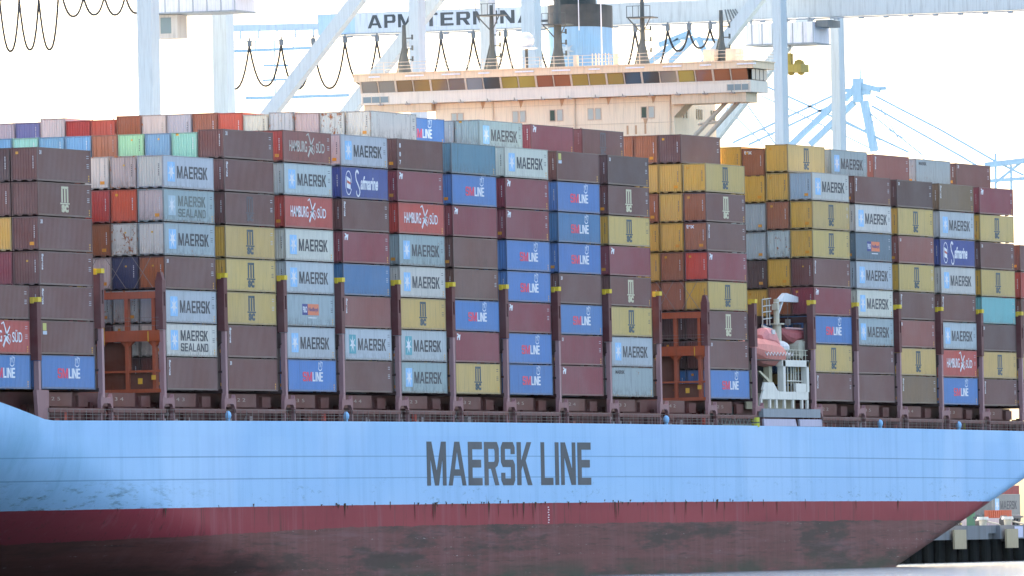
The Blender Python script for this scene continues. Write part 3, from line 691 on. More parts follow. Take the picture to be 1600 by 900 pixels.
# lashing bridges between the bays
gaps = [(BX['A']-1.3, 7.3, True), (13.25, 9.9, True), (27.75, 9.9, False)]+[(BX[b]-1.3, 9.9, True) for b in 'DEFGHIJK']+[(161.0, 9.9, True), (BX['M']-1.3, 9.9, False), (190.6, 9.6, True), (BX['O']-1.35, 9.8, True)]+[(BX[b]-1.2, 9.8, True) for b in 'PQRST']
for gx, top, cap in gaps:
    zz = lambda q: zs(gx, q); open_ = abs(gx-27.75) < .1 or abs(gx-(BX['M']-1.3)) < .1 
    e = bpy.data.objects.new('lashing_bridge', None); COL.objects.link(e); e.parent = ship; e.location = (gx-130, -21.5, 0)
    z_ = MB(); z_.box(-.42, -.38, zz(5.25), .42, .28, zz(7.3)); z_.box(-.42, -.38, zz(8.5), .42, .28, zz(top if cap else top-.4)); 
    z_.box(-.42, -.2, zz(7.3), .42, .28, zz(8.5)); z_.box(-.42, -.38, zz(7.3), -.12, -.2, zz(8.5)); z_.box(.22, -.38, zz(7.3), .42, -.2, zz(8.5))
    if top < 8: 
        z_ = MB(); z_.box(-.42, -.38, zz(2.4), .42, .28, zz(top))
    if not cap: z_.prism([(-.38, zz(top-.4)), (.28, zz(top-.4)), (.1, zz(top+.3)), (-.2, zz(top+.3))], 0, -.3, .3)
    link('post', z_.mesh('post'), MS, e, (.125, .034, .034), 3)
    z_ = MB(); z_.box(-.24, -.34, zz(-.9), .26, .1, zz(5.2 if top > 8 else 2.35)); link('post_sleeve', z_.mesh('post_sleeve'), MS, e, (.36, .20, .20), 4)
    if cap:
        z_ = MB(); z_.box(-.36, -.46, zz(top+.02), .40, .3, zz(top+.42)); z_.box(-.55, -.1, zz(top-.1), -.38, .2, zz(top+.3)); link('guide_cap', z_.mesh('guide_cap'), MS, e, (.72, .50, .03), 1)
    z_ = MB()
    out_ = [(-1.45, -2.95), (-1.1, -2.95), (-1.1, -1.5), (-.75, -1.2), (.75, -1.2), (1.1, -1.5), (1.1, -2.95), (1.45, -2.95), (1.4, -.9), (1.2, -.35), (.95, -.65), (.5, -.72), (-.5, -.72), (-.95, -.65), (-1.2, -.35), (-1.4, -.9)]
    if gx == gaps[0][0]: out_ = [(-1.1, -2.95), (1.1, -2.95), (1.3, -.1), (-1.5, -.1)]
    z_.prism([(a, zz(b_)) for a, b_ in out_], 1, -.62, -.3); link('foot', z_.mesh('foot'), MS, e, (.27, .13, .13), 3)
    z_ = MB(); ys = [.55+2.515*i for i in range(17)]
    if top > 8:
        for y in ys: z_.box(-.3, y-.16, zz(-.2), .3, y+.16, zz(8.7 if (int(y*7) % 3) else 8.2))
    link('column', z_.mesh('column'), MS, e, ROB if open_ else (.045, .016, .014), 5)  # near-black in closed bays: shade of the narrow gap painted in
    z_ = MB()
    if top > 8:
        z_.box(-.45, .0, zz(4.25), .45, 42, zz(5.2)); z_.box(-.4, .0, zz(7.95), .4, 5.2, zz(8.55)); z_.box(-.4, 5.2, zz(7.95), .4, 42, zz(8.75)); z_.box(-.28, 0, zz(1.55), .28, 42, zz(1.75))
        z_.box(-.4, 0, zz(-.2), .4, 42, zz(.12))
        for y in ys:                        # rounded corners under the walkway
            for s_ in (-1, 1): z_.prism([(y+s_*.16, zz(4.25)), (y+s_*.62, zz(4.25)), (y+s_*.16, zz(3.8))], 0, -.25, .25)
    link('crossbeam', z_.mesh('crossbeam'), MS, e, ROB if open_ else (.045, .016, .014), 5)  # near-black like the columns, gap shade put into the colour
    if open_:
        z_ = MB()
        for i in range(4):
            for zc in (5.6, 6.0, 6.3): z_.tube((-.44, i*2.515, zz(zc)), (-.44, i*2.515+2.4, zz(zc)), .02, n=4)
            z_.tube((-.5, i*2.515+.4, zz(8.8)), (-.9, i*2.515+2.2, zz(11.6)), .03, n=4); z_.tube((-.5, i*2.515+2.2, zz(8.8)), (-.9, i*2.515+.4, zz(11.6)), .03, n=4)
        link('lashing_rods', z_.mesh('lashing_rods'), MS, e, (.25, .22, .2), 3)
        z_ = MB(); z_.box(-.5, 5.05, zz(4.0), -.44, 5.25, zz(8.7)); z_.box(-.55, .95, zz(4.2), -.47, 1.02, zz(5.1)); z_.box(-.52, 1.6, zz(.55), -.46, 2.0, zz(1.05)); z_.box(-.5, .35, zz(.9), -.46, .75, zz(1.3))
        link('safety_marking', z_.mesh('safety_marking'), MS, e, (.75, .42, .03), 1)
        z_ = MB(); z_.box(.05, .4, zz(-.2), .1, 42, zz(1.5)); z_.box(.5, 2.9, zz(1.7), .55, 42, zz(4.2)); link('screen_plate', z_.mesh('screen_plate'), MS, e, (.14, .045, .025), 6)

# ------------------------------------------------------------------ accommodation and navigating bridge
CREAM = (.90, .73, .50); CRM2 = (.80, .70, .55)
HB = lambda q: zs(198, q)
house = bpy.data.objects.new('bridge_house', None); COL.objects.link(house); house.parent = ship; house.location = (196-130, -21.5, 0)
def hp(name, mb, col, wear=2, mat=MS, parent=None):
    o = link(name, mb.mesh(name) if isinstance(mb, MB) else mb, mat, parent or house, col, wear); return o
m_ = MB(); m_.box(1.2, 10.0, HB(-2.9), 14.5, 35.6, HB(31.0)); hp('accommodation_block', m_, CREAM, 2)
m_ = MB(); m_.box(0, 1.4, HB(31.05), 5.6, 43.2, HB(32.25)); m_.box(-.06, 1.4, HB(32.12), 0, 43.2, HB(32.25)); hp('wing_bulwark', m_, CRM2, 2)
m_ = MB(); m_.box(-.55, .9, HB(33.42), 6.2, 43.8, HB(34.2)); m_.box(-.65, .8, HB(34.1), 6.3, 43.9, HB(34.22)); hp('roof_fascia', m_, (.86, .64, .40), 3)
m_ = MB(); m_.box(2.6, 1.6, HB(32.25), 5.4, 43.0, HB(33.42)); hp('inner_wall', m_, (.20, .12, .07), 2)
m_ = MB(); m_.box(.25, 2.0, HB(30.05), 3.8, 9.95, HB(31.03)); m_.prism([(9.9, HB(30.1)), (9.9, HB(28.8)), (8.6, HB(30.1))], 0, .8, 3.2)
hp('wing_girder', m_, (.74, .56, .36), 3)
m_ = MB(); m_.box(.25, 35.7, HB(30.3), 3.8, 43.0, HB(31.03)); hp('wing_girder', m_, (.74, .56, .36), 3)
for (ya, za, yb, zb) in ((3.1, 30.3, 8.9, 24.6), (4.4, 30.3, 10.0, 24.9)): 
    m_ = MB(); m_.tube((1.6, ya, HB(za)), (1.6, yb, HB(zb)), .22, n=8); hp('wing_strut', m_, (.55, .47, .36), 2)
m_ = MB(); m_.tube((1.6, 5.3, HB(28.2)), (1.6, 7.6, HB(28.0)), .13); hp('wing_strut', m_, (.55, .47, .36), 2)
gcols = [(.30, .24, .06), (.26, .22, .08), (.20, .12, .05), (.24, .10, .05), (.05, .06, .05), (.28, .22, .05), (.22, .2, .16)]  # pane colours paint in reflections of the containers ahead
y = 43.1; i = 0
seq = [6, 6, 2, 2, 2, 2, 6, 4, 5, 5, 3, 3, 5, 5, 5, 4, 4, 6, 5, 3, 3, 3, 3, 3]
nW = 22; dy = 41.6/nW
for i in range(nW):
    ya = 43.1-i*dy; yb = ya-dy+.10
    o = bpy.data.objects.new('window', None)
    g_ = MB(); g_.add([(-.02, ya-.06, HB(32.27)), (-.02, yb+.04, HB(32.27)), (-.42, yb+.04, HB(33.40)), (-.42, ya-.06, HB(33.40))], [(0, 1, 2, 3)]); g_.add([(.02, ya-.06, HB(32.27)), (.02, yb+.04, HB(32.27)), (-.38, yb+.04, HB(33.40)), (-.38, ya-.06, HB(33.40))], [(0, 1, 2, 3)])
    w_ = hp('window', g_, gcols[seq[i]], 0, MGL)
    f_ = MB(); f_.bar((-.03, ya, HB(32.25)), (-.45, ya, HB(33.42)), .10 if i % 2 else .2, .12, up=(1, 0, 0)); hp('frame', f_, (.62, .5, .36), 1, parent=w_)
for y0_, y1_ in ((1.6, 3.9), (40.2, 43.0)):
    g_ = MB(); g_.box(-.03, y0_, HB(31.25), .0, y1_, HB(31.85)); w_ = hp('window', g_, (.22, .27, .27), 0, MGL)
    f_ = MB()
    for q in range(4): yy = y0_+(y1_-y0_)*q/3; f_.box(-.06, yy-.04, HB(31.2), -.03, yy+.04, HB(31.9))
    hp('frame', f_, (.6, .5, .38), 1, parent=w_)
g_ = MB()
for q in range(4): g_.box(.3+1.25*q, 1.33, HB(32.3), 1.35+1.25*q, 1.37, HB(33.35))
w_ = hp('window', g_, (.2, .25, .27), 0, MGL)
for yc in (27.0, 26.2, 23.0, 22.2, 18.9, 18.1, 13.2, 12.4, 33.6, 32.9):
    g_ = MB(); dark = yc in (23.0, 13.2); g_.box(1.13, yc-.25, HB(28.85), 1.19, yc+.25, HB(29.9)); w_ = hp('window', g_, (.05, .08, .06) if dark else (.45, .48, .42), 0, MGL)
    f_ = MB(); f_.box(1.14, yc-.33, HB(28.77), 1.17, yc+.33, HB(29.98)); hp('frame', f_, (.6, .45, .32), 1, parent=w_)
for xc in (4.0, 4.9, 8.2, 8.9, 9.6, 12.8, 13.6):
    g_ = MB(); g_.box(xc, 9.93, HB(28.8), xc+.45, 9.98, HB(29.8)); hp('window', g_, (.12, .11, .09), 0, MGL)
m_ = MB()
for yc in (13.1, 15.0, 14.1): m_.box(1.17, yc-.1, HB(27.2), 1.195, yc+.1, HB(28.1))
for yc, zb in ((13.1, 28.75), (26.4, 31.0), (22.0, 31.0), (17.0, 31.0), (30.5, 31.0), (12.2, 31.0)): m_.prism([(yc-.3, HB(zb)), (yc+.2, HB(zb)), (yc+.05, HB(zb-.75)), (yc-.1, HB(zb-.55))], 0, 1.17, 1.195)
hp('rust_stains', m_, (.60, .36, .19), 4)
for yc in (10.4, 20.6, 29.4): m_ = MB(); m_.tube((1.1, yc, HB(20)), (1.1, yc, HB(31)), .09, n=6); hp('drain_pipe', m_, (.74, .58, .40), 3)
m_ = MB(); m_.box(1.17, 10.0, HB(28.3), 1.19, 35.6, HB(28.34)); m_.box(1.17, 10.0, HB(30.4), 1.19, 35.6, HB(30.43)); hp('weld_seams', m_, (.6, .46, .3), 2)
for i in range(11): m_ = MB(); ya = 42.5-i*3.95; m_.box(-.68, ya-2.4 if i % 3 else ya-1.6, HB(33.78), -.6, ya-.4, HB(33.93)); hp('lamp_strip', m_, (.85, .82, .8), 1)
for i in range(14): m_ = MB(); y_ = 41-i*2.9; m_.box(-.3, y_-.25, HB(30.93), 0, y_+.25, HB(31.05)); m_.tube((-.3, y_, HB(31.0)), (-.5, y_, HB(31.25)), .05, n=5); hp('floodlight', m_, (.35, .3, .25), 2)
m_ = MB()
for zz in (34.6, 34.95, 35.3): m_.tube((0, .9, HB(zz)), (0, 43.8, HB(zz)), .035, n=4); m_.tube((0, .9, HB(zz)), (6, .9, HB(zz)), .035, n=4)
for i in range(29): m_.tube((0, .9+1.53*i, HB(34.2)), (0, .9+1.53*i, HB(35.3)), .04, n=4)
for y0_ in (3.2, 4.6, 5.6): m_.box(1, y0_, HB(34.2), 3.5, y0_+1.1, HB(35.5)) if y0_ != 4.6 else None
for y0_ in (20.3, 16.0): m_.tube((1, y0_, HB(34.2)), (1, y0_, HB(35.4)), .3)
for i in range(6): m_.tube((.6, 18.4-.35*i, HB(34.2)), (.6, 18.4-.35*i, HB(35.5)), .06, n=4)
hp('roof_railing', m_, (.72, .6, .45), 2)
def mast(y, top, plat=None, r_=.32):
    m_ = MB(); X = 3.0; m_.tube((X, y, HB(34.2)), (X, y, HB(36.3)), .75, r_*.9, n=10); m_.tube((X, y, HB(36.3)), (X, y, HB(top)), r_*.9, r_*.6, n=8)
    if plat:
        m_.box(X-1.2, y-1.3, HB(plat), X+1.2, y+1.3, HB(plat+.12))
        for a in (-1.25, -.6, 0, .6, 1.25): m_.tube((X-1.2, y+a, HB(plat)), (X-1.2, y+a, HB(plat+1.2)), .04, n=4)
        m_.tube((X-1.2, y-1.25, HB(plat+1.2)), (X-1.2, y+1.25, HB(plat+1.2)), .04, n=4)
        m_.tube((X-1, y-1.2, HB(plat)), (X, y, HB(plat-1.6)), .07, n=4); m_.tube((X-1, y+1.2, HB(plat)), (X, y, HB(plat-1.6)), .07, n=4)
    m_.tube((X, y+.9, HB(34.2)), (X, y, HB(37.6)), .09, n=5)
    for q in range(3): m_.box(X-.15, y-.9, HB(35.6+q*1.1), X+.15, y-.3, HB(35.7+q*1.1)); m_.box(X-.1, y-.95, HB(35.5+q*1.1), X+.1, y-.8, HB(36.0+q*1.1))
    hp('mast', m_, (.075, .09, .085), 2)
mast(39.5, 39.2); mast(30.0, 40.9, 39.8); mast(22.9, 43.5, 38.6, .5); mast(13.8, 42.0, 39.0); mast(5.4, 39.5)
m_ = MB(); m_.tube((3, 26.3, HB(34.2)), (3, 26.3, HB(36.3)), .16); hp('radome_post', m_, (.06, .07, .07), 1)
m_ = MB(); m_.box(2.3, 25.3, HB(36.3), 3.7, 27.3, HB(36.45)); m_.sphere((3, 26.3, HB(37.15)), .85, .85, .85, 14, 9); hp('radome', m_, (.8, .8, .78), 1)
m_ = MB(); m_.tube((3, 18.2, HB(34.2)), (3, 18.2, HB(43.0)), .09, .05, n=5); m_.tube((3, 20.6, HB(38)), (3, 20.6, HB(42.6)), .05, n=5); hp('antenna', m_, (.8, .8, .8), 1)
# funnel
def oval(cx, cy, a, b_, n=28, e=2.6):
    o = []
    for i in range(n):
        t = 2*math.pi*i/n; c, s_ = math.cos(t), math.sin(t)
        o.append((cx+a*math.copysign(abs(c)**(2/e), c), cy+b_*math.copysign(abs(s_)**(2/e), s_)))
    return o
fu = bpy.data.objects.new('funnel', None); COL.objects.link(fu); fu.parent = ship; fu.location = (209-130, 0, 0)
def fpart(n, a, b_, z0_, z1_, col, cx=0, cy=2.4):
    m_ = MB(); m_.prism(oval(cx, cy, a, b_), 2, HB(z0_), HB(z1_)); link(n, m_.mesh(n), MS, fu, col, 2)
fpart('funnel_casing', 4.4, 2.9, 20, 38.7, (.20, .38, .58)); fpart('funnel_top', 4.42, 2.92, 38.7, 41.0, (.035, .045, .05)); fpart('funnel_pipe_box', 2.6, 1.9, 41.0, 42.1, (.03, .045, .04), 0, 2.9)
me = flat_curve([star(0, 0, .9, .9)]); upright(me, 'X', -4.45, 1, 2.4, HB(36.3)); link('emblem', me, ML, fu, (.33, .50, .66), 1)

# ------------------------------------------------------------------ lifeboat station amidships
Z2 = lambda q: zs(200, q); WHP = (.72, .68, .58); CR = (.60, .54, .40)
stn = bpy.data.objects.new('lifeboat_station', None); COL.objects.link(stn); stn.parent = ship; stn.location = (-130, -21.5, 0)
def sp(name, mb, col, wear=2): return link(name, mb.mesh(name), MS, stn, col, wear)
m_ = MB()
X0, X1 = 192.6, 208.0
m_.prism([(X0, Z2(.05)), (X1, Z2(.05)), (X1, Z2(.85)), (198.6, Z2(.85)), (197.6, Z2(1.05)), (X0+1, Z2(1.05))], 1, -.1, .1)
m_.prism([(X0+.6, Z2(1.0)), (197.9, Z2(1.0)), (196.6, Z2(1.75)), (X0+1.2, Z2(1.75))], 1, -.12, .08)
for xx in (X0, 195.4, 197.5, 200.1, 202.8, 205.8, X1-.45): m_.box(xx, -.1, Z2(-.85), xx+.45, .12, Z2(.1))
for xx in (199.9, 207.5): m_.box(xx, -.12, Z2(.85), xx+.75, .5, Z2(4.0))
m_.box(199.7, -.12, Z2(3.4), 208.3, .6, Z2(4.05)); m_.box(203.9, -.14, Z2(.8), 207.2, .1, Z2(1.7))
sp('davit_frame', m_, WHP)
m_ = MB()
for xx in (202.4, 203.4, 204.5, 205.3, 206.0, 206.9): m_.tube((xx, .6, Z2(.9)), (xx, .6, Z2(3.4)), .09, n=6)
m_.tube((202.5, .4, Z2(1.95)), (208, .4, Z2(1.95)), .07, n=5)
sp('ladder_rails', m_, (.66, .62, .5))
m_ = MB(); m_.box(192.5, 1.4, Z2(-.9), 208.2, 1.6, Z2(.7)); m_.box(195, 4.5, Z2(.7), 199.5, 4.7, Z2(3.4)); m_.prism([(193.5, Z2(2.9)), (194.2, Z2(2.9)), (197.6, Z2(1.9)), (197.6, Z2(.8)), (197.0, Z2(.8)), (197.0, Z2(1.7))], 1, .4, .6)
m_.box(198.7, 1.0, Z2(.7), 199.7, 1.6, Z2(3.9)); m_.box(193.0, .9, Z2(.7), 193.9, 1.3, Z2(3.0)); sp('inner_bulkhead', m_, (.50, .45, .30), 4)
m_ = MB(); m_.box(191.8, 0, Z2(3.98), 209, 9.8, Z2(4.06)); m_.box(191.8, 4.9, Z2(-.2), 209, 5.0, Z2(4)); m_.box(191.8, 9.7, Z2(4), 209, 9.8, Z2(9)); sp('boat_deck', m_, (.07, .06, .045), 3)
m_ = MB(); m_.box(191.0, -.85, Z2(-1.78), 209.5, -.35, Z2(-.92)); sp('fender_band', m_, (.24, .27, .29), 4)
m_ = MB(); m_.prism([(191.4, Z2(-2.66)), (201.9, Z2(-2.66)), (201.4, Z2(-1.95)), (191.2, Z2(-1.95))], 1, -.8, -.6); m_.prism([(202.9, Z2(-2.66)), (210.2, Z2(-2.66)), (210.0, Z2(-1.95)), (202.7, Z2(-1.95))], 1, -.8, -.6)
sp('screen_panel', m_, (.50, .46, .55), 2)
dc = bpy.data.objects.new('deck_crane', None); COL.objects.link(dc); dc.parent = ship; dc.location = (204.6-130, 2-21.5, 0)
def dcp(n, m_, col): link(n, m_.mesh(n), MS, dc, col, 2)
m_ = MB(); m_.tube((0, 0, Z2(3.9)), (0, 0, Z2(7.7)), .44, n=16); m_.tube((0, 0, Z2(7.7)), (0, 0, Z2(7.85)), .75, n=16); m_.tube((-.1, 0, Z2(7.85)), (0, 0, Z2(10.3)), .3, n=10); m_.box(-.6, -.3, Z2(9.2), -.2, .3, Z2(9.8)); dcp('crane_column', m_, CR)
m_ = MB(); m_.prism([(-.4, Z2(9.9)), (2.6, Z2(10.95)), (9.2, Z2(10.35)), (9.2, Z2(9.95)), (8.2, Z2(10.05)), (.3, Z2(10.05))], 1, -.25, .25); m_.bar((.2, 0, Z2(8.6)), (1.9, 0, Z2(10.1)), .2, .2); m_.box(6.6, -.1, Z2(9.6), 6.9, .1, Z2(10.1)); m_.tube((.2, .0, Z2(10.1)), (.2, 0, Z2(10.1)), .1)
dcp('jib', m_, (.74, .74, .72))
m_ = MB(); m_.tube((3.6, 0, Z2(7.6)), (3.6, 0, Z2(10.1)), .03, n=4); m_.box(3.3, -.2, Z2(7.7), 3.9, .2, Z2(8.3)); dcp('hook', m_, (.2, .18, .16))
m_ = MB()
for xx in (-4.6, -3.2, -2.3): m_.tube((xx, 0, Z2(7.6)), (xx, 0, Z2(10.2)), .07, n=5)
for zz in (8.2, 8.9, 9.5, 10.2): m_.tube((-4.6, 0, Z2(zz)), (-1.8, 0, Z2(zz+.15)), .06, n=5)
m_.bar((-4.8, 0, Z2(7.5)), (-1.6, 0, Z2(7.2)), .15, .2); m_.bar((-1.6, 0, Z2(7.2)), (-2.0, 0, Z2(6.3)), .12, .15)
dcp('ladder_cage', m_, (.52, .5, .42))
wi = bpy.data.objects.new('winch', None); COL.objects.link(wi); wi.parent = ship; wi.location = (208.5-130, 1.2-21.5, 0)
m_ = MB(); m_.tube((-.4, -.6, Z2(5.2)), (-.4, .5, Z2(5.2)), .95, n=16); m_.tube((1.3, -.6, Z2(5.3)), (1.3, .5, Z2(5.3)), .95, n=16); link('drum', m_.mesh('drum'), MS, wi, (.47, .44, .33), 3)
m_ = MB(); m_.sphere((-5.6, 0, Z2(5.3)), 1.4, 1.0, .75, 14, 7); m_.sphere((-4.6, 0, Z2(4.5)), 1.0, .8, .5, 10, 6); link('motor_cover', m_.mesh('motor_cover'), MS, wi, (.6, .6, .58), 2)
m_ = MB()
for q in range(12): m_.tube((-8+q, -.9, Z2(4.05)), (-8+q, -.9, Z2(5.1)), .05, n=4)
m_.tube((-8, -.9, Z2(5.1)), (3, -.9, Z2(5.1)), .05, n=4); m_.tube((-8, -.9, Z2(4.6)), (3, -.9, Z2(4.6)), .04, n=4); link('guard_rail', m_.mesh('guard_rail'), MS, wi, (.6, .56, .42), 2)
# boats
def loft(secs, n=12):
    """secs: (x, half width, z keel, z top) -> closed boat body"""
    vs = []; fs = []
    for x, hw, zk, zt in secs:
        for i in range(n):
            t = 2*math.pi*i/n; c, s_ = math.sin(t), -math.cos(t)
            zz = zk+(zt-zk)*(s_+1)/2; w_ = hw*math.copysign(abs(c)**.75, c) if abs(c) > 1e-6 else 0
            vs.append((x, w_, zz))
    for j in range(len(secs)-1):
        for i in range(n): fs.append((j*n+i, j*n+(i+1) % n, (j+1)*n+(i+1) % n, (j+1)*n+i))
    fs += [tuple(range(n))[::-1], tuple((len(secs)-1)*n+i for i in range(n))]
    return vs, fs
lb = thing('lifeboat', 'pink-orange enclosed lifeboat hanging beside the white deck crane column', 'lifeboat', (197.5, 1.4, Z2(4.1)))
v_, f_ = loft([(-6, .2, .8, 1.6), (-5, 1.0, .3, 2.0), (-2, 1.35, -.6, 2.2), (2, 1.4, -.8, 2.0), (4.6, 1.2, -.5, 1.5), (5.6, .5, .0, 1.2), (5.9, .1, .3, 1.0)])
m_ = MB(); m_.add(v_, f_); me = m_.mesh('hull'); link('hull', me, MS, lb, (.66, .21, .16), 2)
m_ = MB(); v_, f_ = loft([(-.6, .5, 1.5, 2.5), (.2, .9, 1.5, 3.2), (2.6, .9, 1.2, 3.2), (4.6, .6, 1.0, 1.8)], 10); m_.add(v_, f_); link('canopy', m_.mesh('canopy'), MS, lb, (.70, .26, .24), 1)
m_ = MB(); m_.box(1.0, -.93, 2.55, 1.9, -.8, 3.0); link('window', m_.mesh('window'), MGL, lb, (.4, .5, .55), 0)
m_ = MB()
for q in range(9): m_.tube((-3+q*1.0, -1.42, .7), (-2.5+q*1.0, -1.46, .35), .04, n=4); m_.tube((-2.5+q, -1.46, .35), (-2+q, -1.42, .7), .04, n=4)
link('grab_line', m_.mesh('grab_line'), MS, lb, (.75, .7, .65), 1)
rb = thing('rescue_boat', 'small dark pink open rescue boat slung under the deck crane jib', 'boat', (208.6, 1.8, Z2(6.3)))
v_, f_ = loft([(-3.4, .15, .5, 1.1), (-2.4, .7, -.3, 1.05), (-1.2, .95, -.6, 1.0), (2.2, .95, -.1, .95), (3.4, .85, .25, .9)], 10)
m_ = MB(); m_.add(v_, f_); link('hull', m_.mesh('hull'), MS, rb, (.42, .09, .09), 2)
m_ = MB(); m_.path([(-3.2, -.4, 1.05), (-2, -.95, 1.0), (2.6, -1.0, .98), (3.4, -.8, .95)], .1); link('gunwale', m_.mesh('gunwale'), MS, rb, (.5, .3, .28), 1)
m_ = MB(); m_.box(1.6, -.3, .9, 2.6, .3, 1.5); link('engine', m_.mesh('engine'), MS, rb, (.12, .1, .1), 1)
fl = thing('float_drum', 'orange drum with a white box on top beside the rescue boat', 'drum', (214.0, 1.6, Z2(5.7)))
m_ = MB(); m_.tube((-1.7, 0, .4), (1.7, 0, .4), .45, n=12); link('drum', m_.mesh('drum'), MS, fl, (.45, .24, .05), 2); m_ = MB(); m_.box(.1, -.35, .87, 1.6, .35, 1.5); link('box', m_.mesh('box'), MS, fl, (.7, .7, .66), 1)
gw = thing('gangway', 'grey lattice gangway stowed at the rail below the blue container', 'gangway', (179.0, -.45, zs(184, -2.6)))
m_ = MB(); L_ = 9.2
for zz in (0, .85): m_.bar((0, 0, zz), (L_, 0, zz), .12, .12); m_.bar((0, .7, zz), (L_, .7, zz), .12, .12)
link('chord', m_.mesh('chord'), MS, gw, (.24, .27, .24), 3); m_ = MB()
for q in range(8): a = L_*q/8; m_.bar((a, 0, .06), (a+L_/16, 0, .8), .07, .07); m_.bar((a+L_/16, 0, .8), (a+L_/8, 0, .06), .07, .07)
link('lattice', m_.mesh('lattice'), MS, gw, (.24, .27, .24), 3); m_ = MB(); m_.box(0, .1, .05, L_, .6, .1); link('tread', m_.mesh('tread'), MS, gw, (.12, .13, .12), 3)
m_ = MB()
for q in range(7): xx = 179+q*1.4; m_.box(xx, .9, zs(184, -1.6), xx+random.uniform(.4, 1.0), 1.4, zs(184, -random.uniform(.5, 1.2)))
part('winch_gear', m_.mesh('winch_gear'), MS, (.07, .08, .07), 4)
yb_ = thing('deck_drum', 'yellow drum on the deck edge next to the stowed gangway', 'drum', (188.9, -.6, zs(189, -2.9)))
m_ = MB(); m_.tube((0, 0, .1), (0, 0, 1.05), .5, n=12); link('shell', m_.mesh('shell'), MS, yb_, (.62, .6, .06), 1); m_ = MB(); m_.tube((0, 0, .5), (0, 0, .62), .53, n=12); link('band', m_.mesh('band'), MS, yb_, (.1, .1, .08), 1)

# ------------------------------------------------------------------ quay
QZ = 4.35
def concrete():
    m, t, b = newmat('concrete'); k = N(t); tc = k.n('ShaderNodeTexCoord').outputs['Object']
    c = k.mix(k.noise(k.map(tc, (.3, .3, .3)), 1, 5), (.12, .125, .13), (.20, .20, .20)); c = k.mix(k.step(k.noise(k.map(tc, (.8, .8, .1)), 1, 4), .5, .7), c, (.12, .12, .11))
    k.l(c, b.inputs['Base Color']); b.inputs['Roughness'].default_value = .85; return m
CON = concrete()
m_ = MB(); m_.box(-500, 48.0, -2, 6000, 2500, QZ)
q_ = struct('quay', m_.mesh('quay'), CON)
m_ = MB()
m_.box(-500, 47.0, 2.7, 421.3, 48.2, QZ+.02); m_.box(426.2, 47.0, 2.7, 2500, 48.2, QZ+.02); m_.box(421.3, 47.5, 3.4, 426.2, 48.2, QZ+.02)
struct('quay_edge', m_.mesh('quay_edge'), CON)
m_ = MB()
for i in range(130): x = 200+i*4.6; m_.tube((x, 47.55, -2), (x, 47.55, 2.7), .5, n=8)
struct('quay_piles', m_.mesh('quay_piles'), plain('shaded_timber', (.007, .009, .008), .9, spec=.1))  # near-black piles: their shade is put into the colour
m_ = MB(); m_.box(-500, 47.9, -2, 2500, 47.98, 2.72); struct('quay_shade_sheet', m_.mesh('quay_shade_sheet'), plain('shadowed_concrete', (.006, .008, .008), .9, spec=.1))  # near-black sheet, the shade below the quay edge painted in
for i, (x, lab) in enumerate([(405.8, 'tan rubber fender panel nearest the blue stern'), (427.0, 'tan fender panel between the dark notch and white board'), (448, 'tan fender panel farther along the quay edge')]):
    f = thing('fender_panel', lab, 'fender', (x, 46.6, 1.5), 'fenders along the quay face')
    m_ = MB(); m_.box(0, -.2, .1, 4.7, .05, 2.4); link('panel', m_.mesh('panel'), MS, f, (.42, .33, .20), 3); m_ = MB(); m_.tube((1.2, .05, 1.3), (1.2, .9, 1.3), .4); m_.tube((3.5, .05, 1.3), (3.5, .9, 1.3), .4); link('rubber_cone', m_.mesh('rubber_cone'), MDARK, f)
for x, w_, lab, c_ in ((432.0, 3.3, 'white notice board on the quay face', (.62, .60, .72)), (437.6, 2.2, 'yellow notice board on the quay face', (.45, .36, .10))):
    f = thing('notice_board', lab, 'board', (x, 46.9, 2.85), 'boards on the quay face')
    m_ = MB(); m_.box(0, 0, 0, w_, .05, 1.35); link('panel', m_.mesh('panel'), MS, f, c_, 2); m_ = MB(); m_.box(-.08, .05, -.08, w_+.08, .1, 1.43); link('backing', m_.mesh('backing'), MS, f, (.2, .2, .2), 2)
for x, lab in ((425.4, 'cream mooring bollard with a rope beside red barrier'), (435.6, 'cream mooring bollard at the right by the notice board')):
    f = thing('bollard', lab, 'bollard', (x, 48.9, QZ+.02), 'bollards on the quay')
    m_ = MB(); m_.tube((0, 0, 0), (0, 0, .7), .42, .5, 12); link('post', m_.mesh('post'), MS, f, (.62, .56, .42), 2); m_ = MB(); m_.tube((0, 0, .7), (0, 0, 1.05), .75, .65, 12); link('head', m_.mesh('head'), MS, f, (.7, .66, .55), 2)
    m_ = MB(); m_.path([(0, -.4, .5), (1.4, -1.5, .15), (3.2, -1.9, -.6)], .09); link('rope', m_.mesh('rope'), MS, f, (.5, .45, .35), 1)
for x, w_, lab in ((425.5, 9.5, 'orange-red slatted barrier over pale base, nearer the stern'), (443.5, 10.5, 'orange-red slatted barrier over pale base, at the right edge')):
    f = thing('quay_barrier', lab, 'barrier', (x, 54.0, QZ), 'barriers on the quay')
    m_ = MB(); m_.box(0, 0, .95, w_, .3, 1.9)
    for q in range(12): m_.box(w_*q/12+.1, -.08, 1.0, w_*q/12+.45, 0, 1.85)
    link('slatted_panel', m_.mesh('slatted_panel'), MS, f, (.55, .12, .05), 3); m_ = MB(); m_.box(.2, -.1, 0, w_-.2, .5, .93); link('base', m_.mesh('base'), MS, f, (.60, .45, .42), 4)
